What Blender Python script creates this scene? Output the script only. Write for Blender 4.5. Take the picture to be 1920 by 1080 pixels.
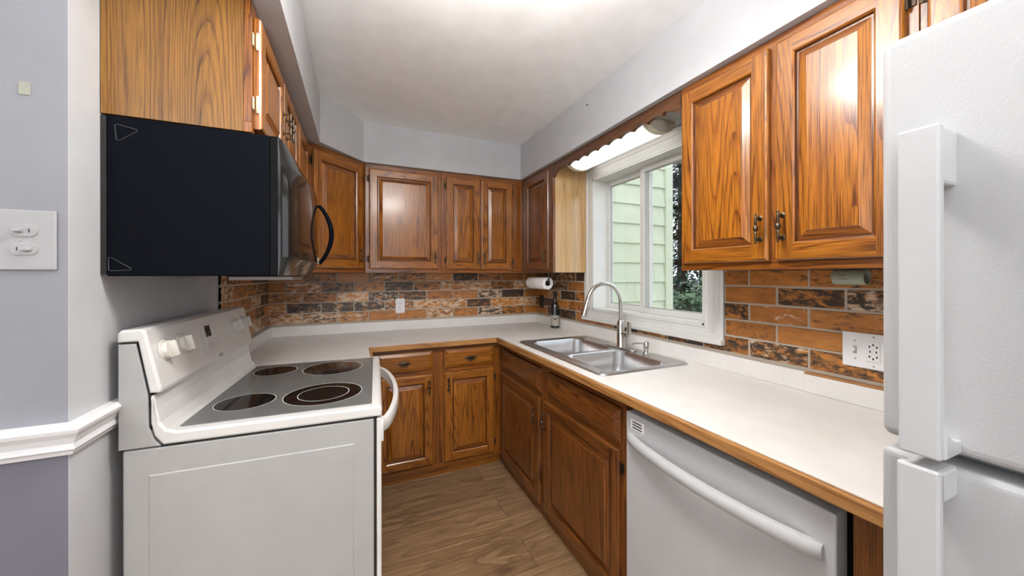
import bpy, bmesh, math, random
from mathutils import Vector, Matrix
random.seed(7)
PI = math.pi
for o in list(bpy.data.objects): bpy.data.objects.remove(o)
SC = bpy.context.scene
COL = SC.collection

# ------------------------------------------------------------------ camera
cam = bpy.data.cameras.new('camera'); camo = bpy.data.objects.new('camera', cam); COL.objects.link(camo)
cam.sensor_width = 36; cam.sensor_fit = 'HORIZONTAL'
cam.lens = 36 * 670.43 / 1920
cam.shift_x = 0.0; cam.shift_y = -(540 - 516.09) / 1920
cam.clip_start = 0.02
yaw = math.radians(23.392); roll = math.radians(-0.094)
fw = Vector((math.sin(yaw), math.cos(yaw), 0)); rt = Vector((math.cos(yaw), -math.sin(yaw), 0)); up = Vector((0, 0, 1))
R2 = rt * math.cos(roll) + up * math.sin(roll); U2 = -rt * math.sin(roll) + up * math.cos(roll)
M = Matrix((R2, U2, -fw)).transposed().to_4x4(); M.translation = Vector((0, 0, 1.3532))
camo.matrix_world = M
SC.camera = camo
SC.view_settings.view_transform = 'Standard'; SC.view_settings.look = 'None'
SC.view_settings.gamma = 1; SC.view_settings.use_curve_mapping = False
SC.view_settings.exposure = 0.33

# ------------------------------------------------------------------ world: bright overcast sky
w = bpy.data.worlds.new('overcast'); SC.world = w; w.use_nodes = True
wn = w.node_tree.nodes; wn['Background'].inputs[0].default_value = (0.80, 0.90, 1.0, 1); wn['Background'].inputs[1].default_value = 1.7

def area(name, loc, rot, sx, sy, power, color=(1, 1, 1)):
    l = bpy.data.lights.new(name, 'AREA'); l.shape = 'RECTANGLE'; l.size = sx; l.size_y = sy; l.energy = power; l.color = color
    o = bpy.data.objects.new(name, l); COL.objects.link(o); o.location = loc; o.rotation_euler = rot
    return o
# unseen fill lights added behind the camera, set at invented window openings
area('rear_fill', (-0.6, -3.38, 1.45), (math.radians(90), 0, 0), 2.6, 1.5, 9, (0.95, 0.97, 1.0))
area('side_fill', (-3.38, -1.2, 1.5), (math.radians(90), 0, math.radians(-90)), 2.2, 1.5, 9, (0.95, 0.97, 1.0))

# unseen uplight added behind the camera to brighten the ceiling (stand built below)
area('uplight_fill', (-0.25, -1.05, 1.262), (PI, 0, 0), 0.34, 0.34, 50, (0.97, 0.98, 1.0))

# ------------------------------------------------------------------ measures
XR, YB, XL = 1.580, 3.032, -0.594
YA = 1.131
ZS, ZC = 2.147, 2.430
ZU = 1.372
FX, FY = 1.278, 2.730       # faces of upper cabinets on the right and back wall
FL = -0.277                 # face of the upper cabinets on the left wall

# ------------------------------------------------------------------ materials
MATS = {}
def new_mat(name):
    m = bpy.data.materials.new(name); m.use_nodes = True; MATS[name] = m
    return m, m.node_tree, m.node_tree.nodes['Principled BSDF']
def N(nt, t, **k):
    n = nt.nodes.new(t)
    for a, b in k.items(): setattr(n, a, b)
    return n
def L(nt, a, b): nt.links.new(a, b)
def ramp(nt, stops, interp='LINEAR'):
    r = nt.nodes.new('ShaderNodeValToRGB'); r.color_ramp.interpolation = interp
    els = r.color_ramp.elements
    while len(els) < len(stops): els.new(0.5)
    for e, (p, c) in zip(els, stops):
        e.position = p; e.color = (c if len(c) == 4 else (*c, 1)) if isinstance(c, tuple) else (c, c, c, 1)
    return r
def mapping(nt, src, scale, loc=(0, 0, 0)):
    mp = N(nt, 'ShaderNodeMapping'); L(nt, src, mp.inputs[0]); mp.inputs['Scale'].default_value = scale; mp.inputs['Location'].default_value = loc
    return mp.outputs[0]
def noise(nt, vec, scale=1.0, detail=3.0, rough=0.55, dist=0.0):
    n = N(nt, 'ShaderNodeTexNoise'); L(nt, vec, n.inputs['Vector']); n.inputs['Scale'].default_value = scale
    n.inputs['Detail'].default_value = detail; n.inputs['Roughness'].default_value = rough; n.inputs['Distortion'].default_value = dist
    return n.outputs[0]
def mathn(nt, op, a, b=None, c=None):
    n = N(nt, 'ShaderNodeMath', operation=op)
    for i, v in enumerate((a, b, c)):
        if v is None: continue
        if isinstance(v, (int, float)): n.inputs[i].default_value = v
        else: L(nt, v, n.inputs[i])
    return n.outputs[0]
def mixc(nt, fac, a, b, mode='MIX'):
    n = N(nt, 'ShaderNodeMix', data_type='RGBA', blend_type=mode)
    for s, v in ((n.inputs[0], fac), (n.inputs[6], a), (n.inputs[7], b)):
        if isinstance(v, (int, float)): s.default_value = v
        elif isinstance(v, tuple): s.default_value = (*v, 1) if len(v) == 3 else v
        else: L(nt, v, s)
    return n.outputs[2]
def bump(nt, h, b, strength=0.1, dist=0.002):
    n = N(nt, 'ShaderNodeBump'); n.inputs['Strength'].default_value = strength; n.inputs['Distance'].default_value = dist
    L(nt, h, n.inputs['Height']); L(nt, n.outputs[0], b.inputs['Normal'])

def plain(name, col, rough=0.5, metal=0.0, coat=0.0, spec=0.5, bumpscale=None, bstr=0.1, emit=None, estr=0):
    m, nt, b = new_mat(name)
    b.inputs['Base Color'].default_value = (*col, 1); b.inputs['Roughness'].default_value = rough
    b.inputs['Metallic'].default_value = metal; b.inputs['Coat Weight'].default_value = coat; b.inputs['Coat Roughness'].default_value = 0.08
    b.inputs['Specular IOR Level'].default_value = spec
    tc = N(nt, 'ShaderNodeTexCoord')
    # every surface gets a faint procedural unevenness
    nz = noise(nt, tc.outputs['Object'], 9.0, 3)
    cr = ramp(nt, [(0.3, tuple(c * 0.96 for c in col)), (0.7, tuple(min(1, c * 1.03) for c in col))]); L(nt, nz, cr.inputs[0]); L(nt, cr.outputs[0], b.inputs['Base Color'])
    if bumpscale:
        bump(nt, noise(nt, tc.outputs['Object'], bumpscale, 2), b, bstr, 0.001)
    if emit:
        b.inputs['Emission Color'].default_value = (*emit, 1); b.inputs['Emission Strength'].default_value = estr
    return m

def wood(name, light, mid, dark, rings=9.0, rough=0.28, coat=0.35, pore=0.55, streak=0.5):
    m, nt, b = new_mat(name)
    uv = N(nt, 'ShaderNodeUVMap'); uv.uv_map = 'UVMap'
    u = uv.outputs[0]
    big = noise(nt, mapping(nt, u, (5.4, 0.30, 1)), 1.0, 1.2, 0.4, 0.06)
    drift = noise(nt, mapping(nt, u, (2.2, 1.1, 1), (9, 2, 0)), 1.0, 2, 0.5)
    t = mathn(nt, 'FRACT', mathn(nt, 'ADD', mathn(nt, 'MULTIPLY', big, rings * 3.0), mathn(nt, 'MULTIPLY', drift, 1.5)))
    fine = noise(nt, mapping(nt, u, (70, 1.6, 1)), 1.0, 4, 0.62)
    t2 = mathn(nt, 'ADD', t, mathn(nt, 'MULTIPLY', mathn(nt, 'SUBTRACT', fine, 0.5), 1.5))
    r = ramp(nt, [(0.0, dark), (0.14, mid), (0.42, light), (0.85, light), (1.0, mid)]); L(nt, t2, r.inputs[0])
    st = noise(nt, mapping(nt, u, (16, 0.35, 1), (3, 1, 0)), 1.0, 3, 0.6)
    sr = ramp(nt, [(0.3, 1 - 0.5 * streak), (0.7, 1.15)]); L(nt, st, sr.inputs[0])
    c = mixc(nt, 1.0, r.outputs[0], sr.outputs[0], 'MULTIPLY')
    po = noise(nt, mapping(nt, u, (420, 7, 1)), 1.0, 2, 0.5)
    pr = ramp(nt, [(0.38, 1 - pore), (0.54, 1.0)]); L(nt, po, pr.inputs[0])
    c = mixc(nt, 1.0, c, pr.outputs[0], 'MULTIPLY')
    L(nt, c, b.inputs['Base Color'])
    b.inputs['Roughness'].default_value = rough; b.inputs['Coat Weight'].default_value = coat; b.inputs['Coat Roughness'].default_value = 0.16
    bump(nt, mathn(nt, 'ADD', po, fine), b, 0.10, 0.0012)
    return m

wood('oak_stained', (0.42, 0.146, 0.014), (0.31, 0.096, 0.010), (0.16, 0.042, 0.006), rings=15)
wood('oak_groove_shade', (0.17, 0.050, 0.008), (0.13, 0.036, 0.006), (0.08, 0.020, 0.004))  # darker oak for door grooves: relief shade painted into the colour
wood('oak_window_sheen', (0.60, 0.37, 0.15), (0.53, 0.31, 0.115), (0.36, 0.19, 0.06), rings=13, rough=0.25, coat=0.9, pore=0.2)  # window reflection on the side panel, painted in as lighter oak
wood('oak_golden', (0.27, 0.118, 0.014), (0.205, 0.083, 0.010), (0.095, 0.033, 0.005), rings=19, rough=0.42, coat=0.1, pore=0.35)
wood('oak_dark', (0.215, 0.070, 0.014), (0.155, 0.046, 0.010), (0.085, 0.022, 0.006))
wood('oak_frame', (0.32, 0.102, 0.012), (0.23, 0.066, 0.009), (0.11, 0.030, 0.006))
wood('oak_valance', (0.15, 0.060, 0.024), (0.115, 0.043, 0.017), (0.06, 0.022, 0.010), rough=0.4, coat=0.1)
wood('oak_edging', (0.50, 0.24, 0.075), (0.40, 0.175, 0.05), (0.26, 0.10, 0.025), rings=5, rough=0.45, coat=0.1, pore=0.3)

plain('white_wall', (0.55, 0.555, 0.565), 0.6, bumpscale=90, bstr=0.05)
plain('lavender_wall', (0.27, 0.273, 0.297), 0.6, bumpscale=90, bstr=0.05)
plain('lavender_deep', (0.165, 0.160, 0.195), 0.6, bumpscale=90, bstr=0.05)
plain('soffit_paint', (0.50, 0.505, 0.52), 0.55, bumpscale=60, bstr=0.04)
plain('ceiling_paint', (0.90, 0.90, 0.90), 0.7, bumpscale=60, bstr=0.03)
plain('trim_white', (0.82, 0.82, 0.83), 0.35)
plain('window_white', (0.72, 0.72, 0.69), 0.35)
plain('laminate_white', (0.80, 0.775, 0.745), 0.33, bumpscale=300, bstr=0.02)
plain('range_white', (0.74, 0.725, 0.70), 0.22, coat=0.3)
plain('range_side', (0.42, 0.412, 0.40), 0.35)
plain('appliance_white', (0.52, 0.522, 0.525), 0.30, coat=0.15)
plain('gap_black', (0.012, 0.012, 0.012), 0.6)
plain('micro_black', (0.004, 0.005, 0.008), 0.7, spec=0.04, bumpscale=600, bstr=0.25)
plain('micro_trim', (0.006, 0.006, 0.007), 0.5, spec=0.05)
plain('micro_gloss', (0.012, 0.011, 0.010), 0.09, spec=0.5)
plain('micro_line', (0.03, 0.033, 0.04), 0.4)
plain('knob_cream', (0.72, 0.69, 0.63), 0.3)
plain('mark_grey', (0.42, 0.42, 0.40), 0.5)
plain('burner_black', (0.010, 0.008, 0.007), 0.06, spec=0.7)
plain('ring_white', (0.75, 0.75, 0.73), 0.4)
plain('bronze', (0.115, 0.085, 0.055), 0.32, metal=0.9)
plain('hinge_dark', (0.055, 0.035, 0.022), 0.4, metal=0.7)
plain('hinge_cream', (0.75, 0.66, 0.45), 0.35, metal=0.3)
plain('brushed_nickel', (0.60, 0.58, 0.55), 0.26, metal=1.0)
plain('drain_dark', (0.10, 0.10, 0.10), 0.4, metal=0.8)
plain('spray_black', (0.03, 0.03, 0.03), 0.3)
plain('plate_white', (0.84, 0.83, 0.83), 0.3)
plain('switch_plate_grey', (0.40, 0.395, 0.40), 0.35)
plain('slot_black', (0.02, 0.02, 0.02), 0.5)
plain('paper', (0.90, 0.89, 0.87), 0.9, bumpscale=300, bstr=0.3)
plain('bottle_glass', (0.010, 0.010, 0.014), 0.06, spec=0.8, coat=0.5)
plain('label_paper', (0.80, 0.76, 0.66), 0.7)
plain('sage_plastic', (0.30, 0.33, 0.25), 0.4)
plain('sticker', (0.34, 0.345, 0.28), 0.5)
plain('grout', (0.46, 0.40, 0.33), 0.9, bumpscale=200, bstr=0.6)
plain('bark', (0.06, 0.045, 0.035), 0.9)
plain('needle_green', (0.018, 0.045, 0.030), 0.8)
plain('needle_pale', (0.10, 0.16, 0.13), 0.8)
plain('shrub_green', (0.035, 0.075, 0.030), 0.7)
plain('shrub_pale', (0.13, 0.20, 0.10), 0.7)
plain('siding_green', (0.68, 0.70, 0.52), 0.7, bumpscale=40, bstr=0.1)
plain('lens_white', (0.9, 0.9, 0.88), 0.4, emit=(1.0, 0.985, 0.96), estr=1.15)
plain('cap_cream', (0.72, 0.67, 0.55), 0.5)
plain('dome_glass', (0.9, 0.9, 0.88), 0.3, emit=(1.0, 0.98, 0.95), estr=45.0)
plain('filter_metal', (0.42, 0.39, 0.36), 0.45, metal=0.6)
plain('lawn', (0.10, 0.13, 0.06), 0.9)

# brushed stainless steel
m, nt, b = new_mat('stainless')
tc = N(nt, 'ShaderNodeTexCoord'); b.inputs['Metallic'].default_value = 1.0
nz = noise(nt, mapping(nt, tc.outputs['Object'], (6, 260, 6)), 1.0, 2)
r = ramp(nt, [(0.3, (0.60, 0.60, 0.61)), (0.7, (0.74, 0.74, 0.75))]); L(nt, nz, r.inputs[0]); L(nt, r.outputs[0], b.inputs['Base Color'])
b.inputs['Roughness'].default_value = 0.34

# refrigerator enamel: pebbled white
m, nt, b = new_mat('fridge_enamel')
tc = N(nt, 'ShaderNodeTexCoord'); b.inputs['Base Color'].default_value = (0.46, 0.462, 0.465, 1); b.inputs['Roughness'].default_value = 0.30
n1 = noise(nt, tc.outputs['Object'], 260, 2, 0.5); bump(nt, n1, b, 0.16, 0.002)

# grey speckled ceramic glass of the cooktop
m, nt, b = new_mat('cooktop_glass')
tc = N(nt, 'ShaderNodeTexCoord')
n1 = noise(nt, tc.outputs['Object'], 900, 1, 0.5)
r = ramp(nt, [(0.40, (0.085, 0.087, 0.085)), (0.62, (0.21, 0.21, 0.205))]); L(nt, n1, r.inputs[0]); L(nt, r.outputs[0], b.inputs['Base Color'])
b.inputs['Roughness'].default_value = 0.10; b.inputs['Specular IOR Level'].default_value = 0.6

# thin clear window glass
m, nt, b = new_mat('window_glass')
nt.nodes.remove(b); out = nt.nodes['Material Output']
tr = N(nt, 'ShaderNodeBsdfTransparent'); gl = N(nt, 'ShaderNodeBsdfGlossy'); gl.inputs['Roughness'].default_value = 0.02
mx = N(nt, 'ShaderNodeMixShader'); mx.inputs[0].default_value = 0.05; L(nt, tr.outputs[0], mx.inputs[1]); L(nt, gl.outputs[0], mx.inputs[2]); L(nt, mx.outputs[0], out.inputs[0])

# brick: orange-brown with black scorches and whitewash smears; 'bk' attribute = per-brick random
m, nt, b = new_mat('brick')
uv = N(nt, 'ShaderNodeUVMap'); uv.uv_map = 'UVMap'; at = N(nt, 'ShaderNodeAttribute'); at.attribute_name = 'bk'
sep = N(nt, 'ShaderNodeSeparateColor'); L(nt, at.outputs['Color'], sep.inputs[0])
base = mixc(nt, sep.outputs[1], (0.40, 0.150, 0.030), (0.60, 0.235, 0.040))
n0 = noise(nt, mapping(nt, uv.outputs[0], (14, 30, 1)), 1, 3)
r0 = ramp(nt, [(0.3, 0.72), (0.7, 1.15)]); L(nt, n0, r0.inputs[0]); base = mixc(nt, 1.0, base, r0.outputs[0], 'MULTIPLY')
nb = noise(nt, mapping(nt, uv.outputs[0], (20, 42, 1)), 1, 8, 0.72, 0.5)
dk = mathn(nt, 'ADD', nb, mathn(nt, 'MULTIPLY', mathn(nt, 'SUBTRACT', sep.outputs[0], 0.40), 0.30))
rd = ramp(nt, [(0.48, 0.0), (0.62, 1.0)]); L(nt, dk, rd.inputs[0])
base = mixc(nt, rd.outputs[0], base, (0.045, 0.027, 0.016))
nb2 = noise(nt, mapping(nt, uv.outputs[0], (20, 46, 1), (5, 7, 0)), 1, 6, 0.66, 0.5)
wk = mathn(nt, 'ADD', nb2, mathn(nt, 'MULTIPLY', mathn(nt, 'SUBTRACT', sep.outputs[2], 0.78), 0.36))
rw = ramp(nt, [(0.52, 0.0), (0.62, 1.0)]); L(nt, wk, rw.inputs[0])
base = mixc(nt, rw.outputs[0], base, (0.68, 0.50, 0.34))
L(nt, base, b.inputs['Base Color']); b.inputs['Roughness'].default_value = 0.38; b.inputs['Coat Weight'].default_value = 0.2; b.inputs['Coat Roughness'].default_value = 0.25
bump(nt, mathn(nt, 'ADD', nb, nb2), b, 0.5, 0.004)

# laminate plank floor
m, nt, b = new_mat('floor_planks')
tc = N(nt, 'ShaderNodeTexCoord'); g = tc.outputs['Object']
br = N(nt, 'ShaderNodeTexBrick'); L(nt, g, br.inputs[0]); br.inputs['Scale'].default_value = 1
br.inputs['Brick Width'].default_value = 1.22; br.inputs['Row Height'].default_value = 0.185; br.inputs['Mortar Size'].default_value = 0.0013
br.offset = 0.37; br.inputs['Color1'].default_value = (0, 0, 0, 1); br.inputs['Color2'].default_value = (1, 1, 1, 1); br.inputs['Mortar'].default_value = (0.5, 0.5, 0.5, 1)
ad = N(nt, 'ShaderNodeVectorMath', operation='ADD'); L(nt, g, ad.inputs[0])
sc = N(nt, 'ShaderNodeVectorMath', operation='SCALE'); L(nt, br.outputs[0], sc.inputs[0]); sc.inputs['Scale'].default_value = 9.0; L(nt, sc.outputs[0], ad.inputs[1])
gv = ad.outputs[0]
a1 = noise(nt, mapping(nt, gv, (1.6, 9, 1)), 1, 3, 0.5, 0.6)
a2 = noise(nt, mapping(nt, gv, (7, 95, 1)), 1, 4, 0.65, 0.3)
tt = mathn(nt, 'FRACT', mathn(nt, 'MULTIPLY', a1, 4.0))
r1 = ramp(nt, [(0.0, (0.24, 0.140, 0.068)), (0.35, (0.30, 0.178, 0.088)), (0.9, (0.36, 0.22, 0.115)), (1.0, (0.22, 0.13, 0.062))]); L(nt, tt, r1.inputs[0])
r2 = ramp(nt, [(0.3, 0.62), (0.65, 1.15)]); L(nt, a2, r2.inputs[0])
c = mixc(nt, 1.0, r1.outputs[0], r2.outputs[0], 'MULTIPLY')
kn = N(nt, 'ShaderNodeTexVoronoi'); L(nt, mapping(nt, gv, (1.5, 3.6, 1)), kn.inputs[0]); kn.inputs['Scale'].default_value = 1.3
rk = ramp(nt, [(0.0, 0.0), (0.06, 0.25), (0.13, 1.0)]); L(nt, kn.outputs[0], rk.inputs[0])
c = mixc(nt, rk.outputs[0], (0.13, 0.075, 0.04), c)
hv = ramp(nt, [(0.0, 0.80), (1.0, 1.08)]); L(nt, br.outputs[0], hv.inputs[0]); c = mixc(nt, 1.0, c, hv.outputs[0], 'MULTIPLY')
c = mixc(nt, br.outputs['Fac'], c, (0.10, 0.06, 0.035))
L(nt, c, b.inputs['Base Color']); b.inputs['Roughness'].default_value = 0.42
bump(nt, a2, b, 0.12, 0.002)

# ------------------------------------------------------------------ mesh builder
class MB:
    """Collects shapes into one mesh; keeps a grain-aligned UV (metres) and a per-shape random colour."""
    def __init__(s): s.v = []; s.f = []; s.uv = []; s.mi = []; s.bk = []; s.sm = []
    def add_bm(s, bm, grain='z', mi=0, M=None, smooth=False, bk=None):
        off = (random.uniform(0, 40), random.uniform(0, 40)); gi = 'xyz'.index(grain)
        if bk is None: bk = (random.random(), random.random(), random.random())
        n0 = len(s.v)
        bm.verts.index_update(); bm.normal_update()
        for v in bm.verts: s.v.append((M @ v.co) if M else v.co.copy())
        for f in bm.faces:
            n = f.normal; ax = max(range(3), key=lambda i: abs(n[i]))
            ips = [i for i in range(3) if i != ax]
            if gi in ips: ui = [i for i in ips if i != gi][0]; vi = gi
            else: ui, vi = ips
            s.f.append([n0 + l.vert.index for l in f.loops])
            s.uv.append([(l.vert.co[ui] + off[0], l.vert.co[vi] + off[1]) for l in f.loops])
            s.mi.append(mi); s.bk.append(bk); s.sm.append(smooth)
        bm.free()
    def box(s, x0, x1, y0, y1, z0, z1, grain='z', mi=0, bevel=0.0, seg=2, M=None, bk=None):
        bm = bmesh.new(); bmesh.ops.create_cube(bm, size=1)
        for v in bm.verts: v.co = Vector(((x0 + x1) / 2 + v.co.x * (x1 - x0), (y0 + y1) / 2 + v.co.y * (y1 - y0), (z0 + z1) / 2 + v.co.z * (z1 - z0)))
        if bevel: bmesh.ops.bevel(bm, geom=bm.edges[:], offset=bevel, segments=seg, profile=0.5, affect='EDGES')
        s.add_bm(bm, grain, mi, M, False, bk)
        return s
    def prism(s, pts, axis, a0, a1, grain='z', mi=0, bevel=0.0, M=None, smooth=False):
        """pts: polygon in the plane normal to axis ('x':(y,z) 'y':(x,z) 'z':(x,y))"""
        bm = bmesh.new()
        def P(p, a):
            return Vector((a, p[0], p[1])) if axis == 'x' else Vector((p[0], a, p[1])) if axis == 'y' else Vector((p[0], p[1], a))
        A = [bm.verts.new(P(p, a0)) for p in pts]; B = [bm.verts.new(P(p, a1)) for p in pts]; n = len(pts)
        bm.faces.new(A); bm.faces.new(B[::-1])
        for i in range(n): bm.faces.new((A[i], B[i], B[(i + 1) % n], A[(i + 1) % n]))
        bmesh.ops.recalc_face_normals(bm, faces=bm.faces[:])
        if bevel:
            ed = [e for e in bm.edges if abs((e.verts[0].co - e.verts[1].co)['xyz'.index(axis)]) < 1e-7]
            bmesh.ops.bevel(bm, geom=ed, offset=bevel, segments=2, profile=0.5, affect='EDGES')
        s.add_bm(bm, grain, mi, M, smooth)
        return s
    def lathe(s, prof, origin=(0, 0, 0), axis=(0, 0, 1), n=24, mi=0, M=None, smooth=True):
        """prof: list of (r, t) along axis"""
        bm = bmesh.new(); q = Vector((0, 0, 1)).rotation_difference(Vector(axis).normalized()); o = Vector(origin)
        rings = []
        for r, t in prof:
            if r < 1e-6: rings.append([bm.verts.new(o + q @ Vector((0, 0, t)))])
            else: rings.append([bm.verts.new(o + q @ Vector((r * math.cos(2 * PI * k / n), r * math.sin(2 * PI * k / n), t))) for k in range(n)])
        for A, B in zip(rings, rings[1:]):
            for k in range(n):
                k2 = (k + 1) % n
                if len(A) == 1 and len(B) == 1: continue
                if len(A) == 1: bm.faces.new((A[0], B[k2], B[k]))
                elif len(B) == 1: bm.faces.new((A[k], A[k2], B[0]))
                else: bm.faces.new((A[k], A[k2], B[k2], B[k]))
        if len(rings[0]) > 1: bm.faces.new(rings[0][::-1])
        if len(rings[-1]) > 1: bm.faces.new(rings[-1])
        bmesh.ops.recalc_face_normals(bm, faces=bm.faces[:])
        s.add_bm(bm, 'z', mi, M, smooth)
        return s
    def tube(s, pts, rad, n=12, mi=0, M=None, closed=False, flat=1.0):
        pts = [Vector(p) for p in pts]; k = len(pts)
        if isinstance(rad, (int, float)): rad = [rad] * k
        bm = bmesh.new(); rings = []; prev = None
        for i, p in enumerate(pts):
            if closed: t = (pts[(i + 1) % k] - pts[i - 1]).normalized()
            else: t = (pts[min(i + 1, k - 1)] - pts[max(i - 1, 0)]).normalized()
            if prev is None:
                a = Vector((0, 0, 1)) if abs(t.z) < 0.9 else Vector((1, 0, 0))
                x = t.cross(a).normalized()
            else: x = (prev - t * prev.dot(t)).normalized()
            prev = x; y = t.cross(x)
            rings.append([bm.verts.new(p + (x * math.cos(2 * PI * j / n) + y * math.sin(2 * PI * j / n) * flat) * rad[i]) for j in range(n)])
        R = rings + ([rings[0]] if closed else [])
        for A, B in zip(R, R[1:]):
            for j in range(n): bm.faces.new((A[j], A[(j + 1) % n], B[(j + 1) % n], B[j]))
        if not closed: bm.faces.new(rings[0][::-1]); bm.faces.new(rings[-1])
        bmesh.ops.recalc_face_normals(bm, faces=bm.faces[:])
        s.add_bm(bm, 'z', mi, M, True)
        return s
    def grid(s, fn, nu, nv, mi=0, M=None, smooth=True, thick=None):
        bm = bmesh.new(); V = [[bm.verts.new(Vector(fn(i / nu, j / nv))) for j in range(nv + 1)] for i in range(nu + 1)]
        for i in range(nu):
            for j in range(nv): bm.faces.new((V[i][j], V[i + 1][j], V[i + 1][j + 1], V[i][j + 1]))
        if thick: bmesh.ops.solidify(bm, geom=bm.faces[:], thickness=thick)
        s.add_bm(bm, 'z', mi, M, smooth)
        return s
    def build(s, name, mats, parent=None, loc=None, rotz=0.0, auto=True):
        me = bpy.data.meshes.new(name); me.from_pydata([tuple(v) for v in s.v], [], s.f)
        if isinstance(mats, str): mats = [mats]
        for m_ in mats: me.materials.append(MATS[m_])
        me.uv_layers.new(name='UVMap'); me.color_attributes.new('bk', 'FLOAT_COLOR', 'CORNER'); uvl = me.uv_layers['UVMap']; ca = me.color_attributes['bk']
        li = 0
        for p, uvs, mi, bk, sm in zip(me.polygons, s.uv, s.mi, s.bk, s.sm):
            p.material_index = mi; p.use_smooth = sm
            for c in uvs: uvl.data[li].uv = c; ca.data[li].color = (*bk, 1); li += 1
        me.update()
        if any(s.sm) and auto:
            try: me.set_sharp_from_angle(angle=math.radians(42))
            except Exception: pass
        o = bpy.data.objects.new(name, me); COL.objects.link(o)
        if parent: o.parent = parent
        if loc: o.location = loc
        if rotz: o.rotation_euler = (0, 0, rotz)
        return o

def tag(o, label, cat=None, group=None):
    o['label'] = label
    if cat: o['category'] = cat
    if group: o['group'] = group
    return o
def thing(name, label, cat, loc=(0, 0, 0), rotz=0.0, group=None):
    o = bpy.data.objects.new(name, None); o.empty_display_size = 0.05; COL.objects.link(o); o.location = loc; o.rotation_euler = (0, 0, rotz)
    return tag(o, label, cat, group)
def struct(o): o['kind'] = 'structure'; return o
def text_mesh(name, body, size, mat, parent, M, depth=0.0004):
    cu = bpy.data.curves.new(name, 'FONT'); cu.body = body; cu.size = size; cu.extrude = depth; cu.align_x = 'CENTER'; cu.align_y = 'CENTER'
    t = bpy.data.objects.new(name + '_tmp', cu); COL.objects.link(t)
    dg = bpy.context.evaluated_depsgraph_get(); me = bpy.data.meshes.new_from_object(t.evaluated_get(dg))
    bpy.data.objects.remove(t); bpy.data.curves.remove(cu)
    me.materials.clear(); me.materials.append(MATS[mat]); me.name = name
    o = bpy.data.objects.new(name, me); COL.objects.link(o); o.parent = parent; o.matrix_local = M
    return o

# ================================================================== SETTING
f = MB(); f.box(-3.5, XR + 0.15, -3.5, YB + 0.15, -0.06, 0); struct(f.build('floor', 'floor_planks'))
c = MB(); c.box(-3.5, XR + 0.15, -3.5, YB + 0.15, ZC, ZC + 0.1); ceil = struct(c.build('ceiling', 'ceiling_paint'))
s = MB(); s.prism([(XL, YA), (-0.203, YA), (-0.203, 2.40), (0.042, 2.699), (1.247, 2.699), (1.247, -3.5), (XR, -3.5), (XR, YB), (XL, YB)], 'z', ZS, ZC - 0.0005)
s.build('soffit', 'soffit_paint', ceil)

OY0, OY1, OZ0, OZ1 = 1.237, 2.150, 1.105, 2.045     # window opening
w_ = MB()
w_.box(XR, XR + 0.16, OY1, YB + 0.15, 0, ZC); w_.box(XR, XR + 0.16, -3.5, OY0, 0, ZC)
w_.box(XR, XR + 0.16, OY0, OY1, 0, OZ0); w_.box(XR, XR + 0.16, OY0, OY1, OZ1, ZC)
wall_r = struct(w_.build('wall_right', 'white_wall'))
w_ = MB(); w_.box(XL - 0.12, XR, YB, YB + 0.15, 0, ZC); wall_b = struct(w_.build('wall_back', 'white_wall'))
w_ = MB(); w_.box(XL - 0.12, XL, YA + 0.12, YB, 0, ZC)
wall_l = struct(w_.build('wall_left', 'white_wall'))
w_ = MB(); w_.box(-3.5, XL - 0.001, YA, YA + 0.12, 0.97, ZC); ws_ = struct(w_.build('wall_side', 'lavender_wall'))
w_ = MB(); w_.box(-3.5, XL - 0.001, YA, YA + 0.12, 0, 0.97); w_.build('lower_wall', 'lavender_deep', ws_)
# light grey return skin of the side wall's end, same paint as the left wall
w_ = MB(); w_.box(XL - 0.001, XL, YA, YA + 0.12, 0, ZC); struct(w_.build('wall_corner', 'white_wall'))
# rest of the room behind the camera, with two openings added for the fill lights
w_ = MB(); w_.box(-3.5, XR, -3.6, -3.5, 0, 0.6); w_.box(-3.5, XR, -3.6, -3.5, 2.25, ZC); w_.box(-3.5, -2.0, -3.6, -3.5, 0.6, 2.25); w_.box(0.8, XR, -3.6, -3.5, 0.6, 2.25)
struct(w_.build('wall_front', 'white_wall'))
w_ = MB(); w_.box(-3.6, -3.5, -3.6, YA, 0, 0.65); w_.box(-3.6, -3.5, -3.6, YA, 2.3, ZC); w_.box(-3.6, -3.5, -3.6, -2.4, 0.65, 2.3); w_.box(-3.6, -3.5, 0.0, YA, 0.65, 2.3)
struct(w_.build('wall_far_left', 'white_wall'))

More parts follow.
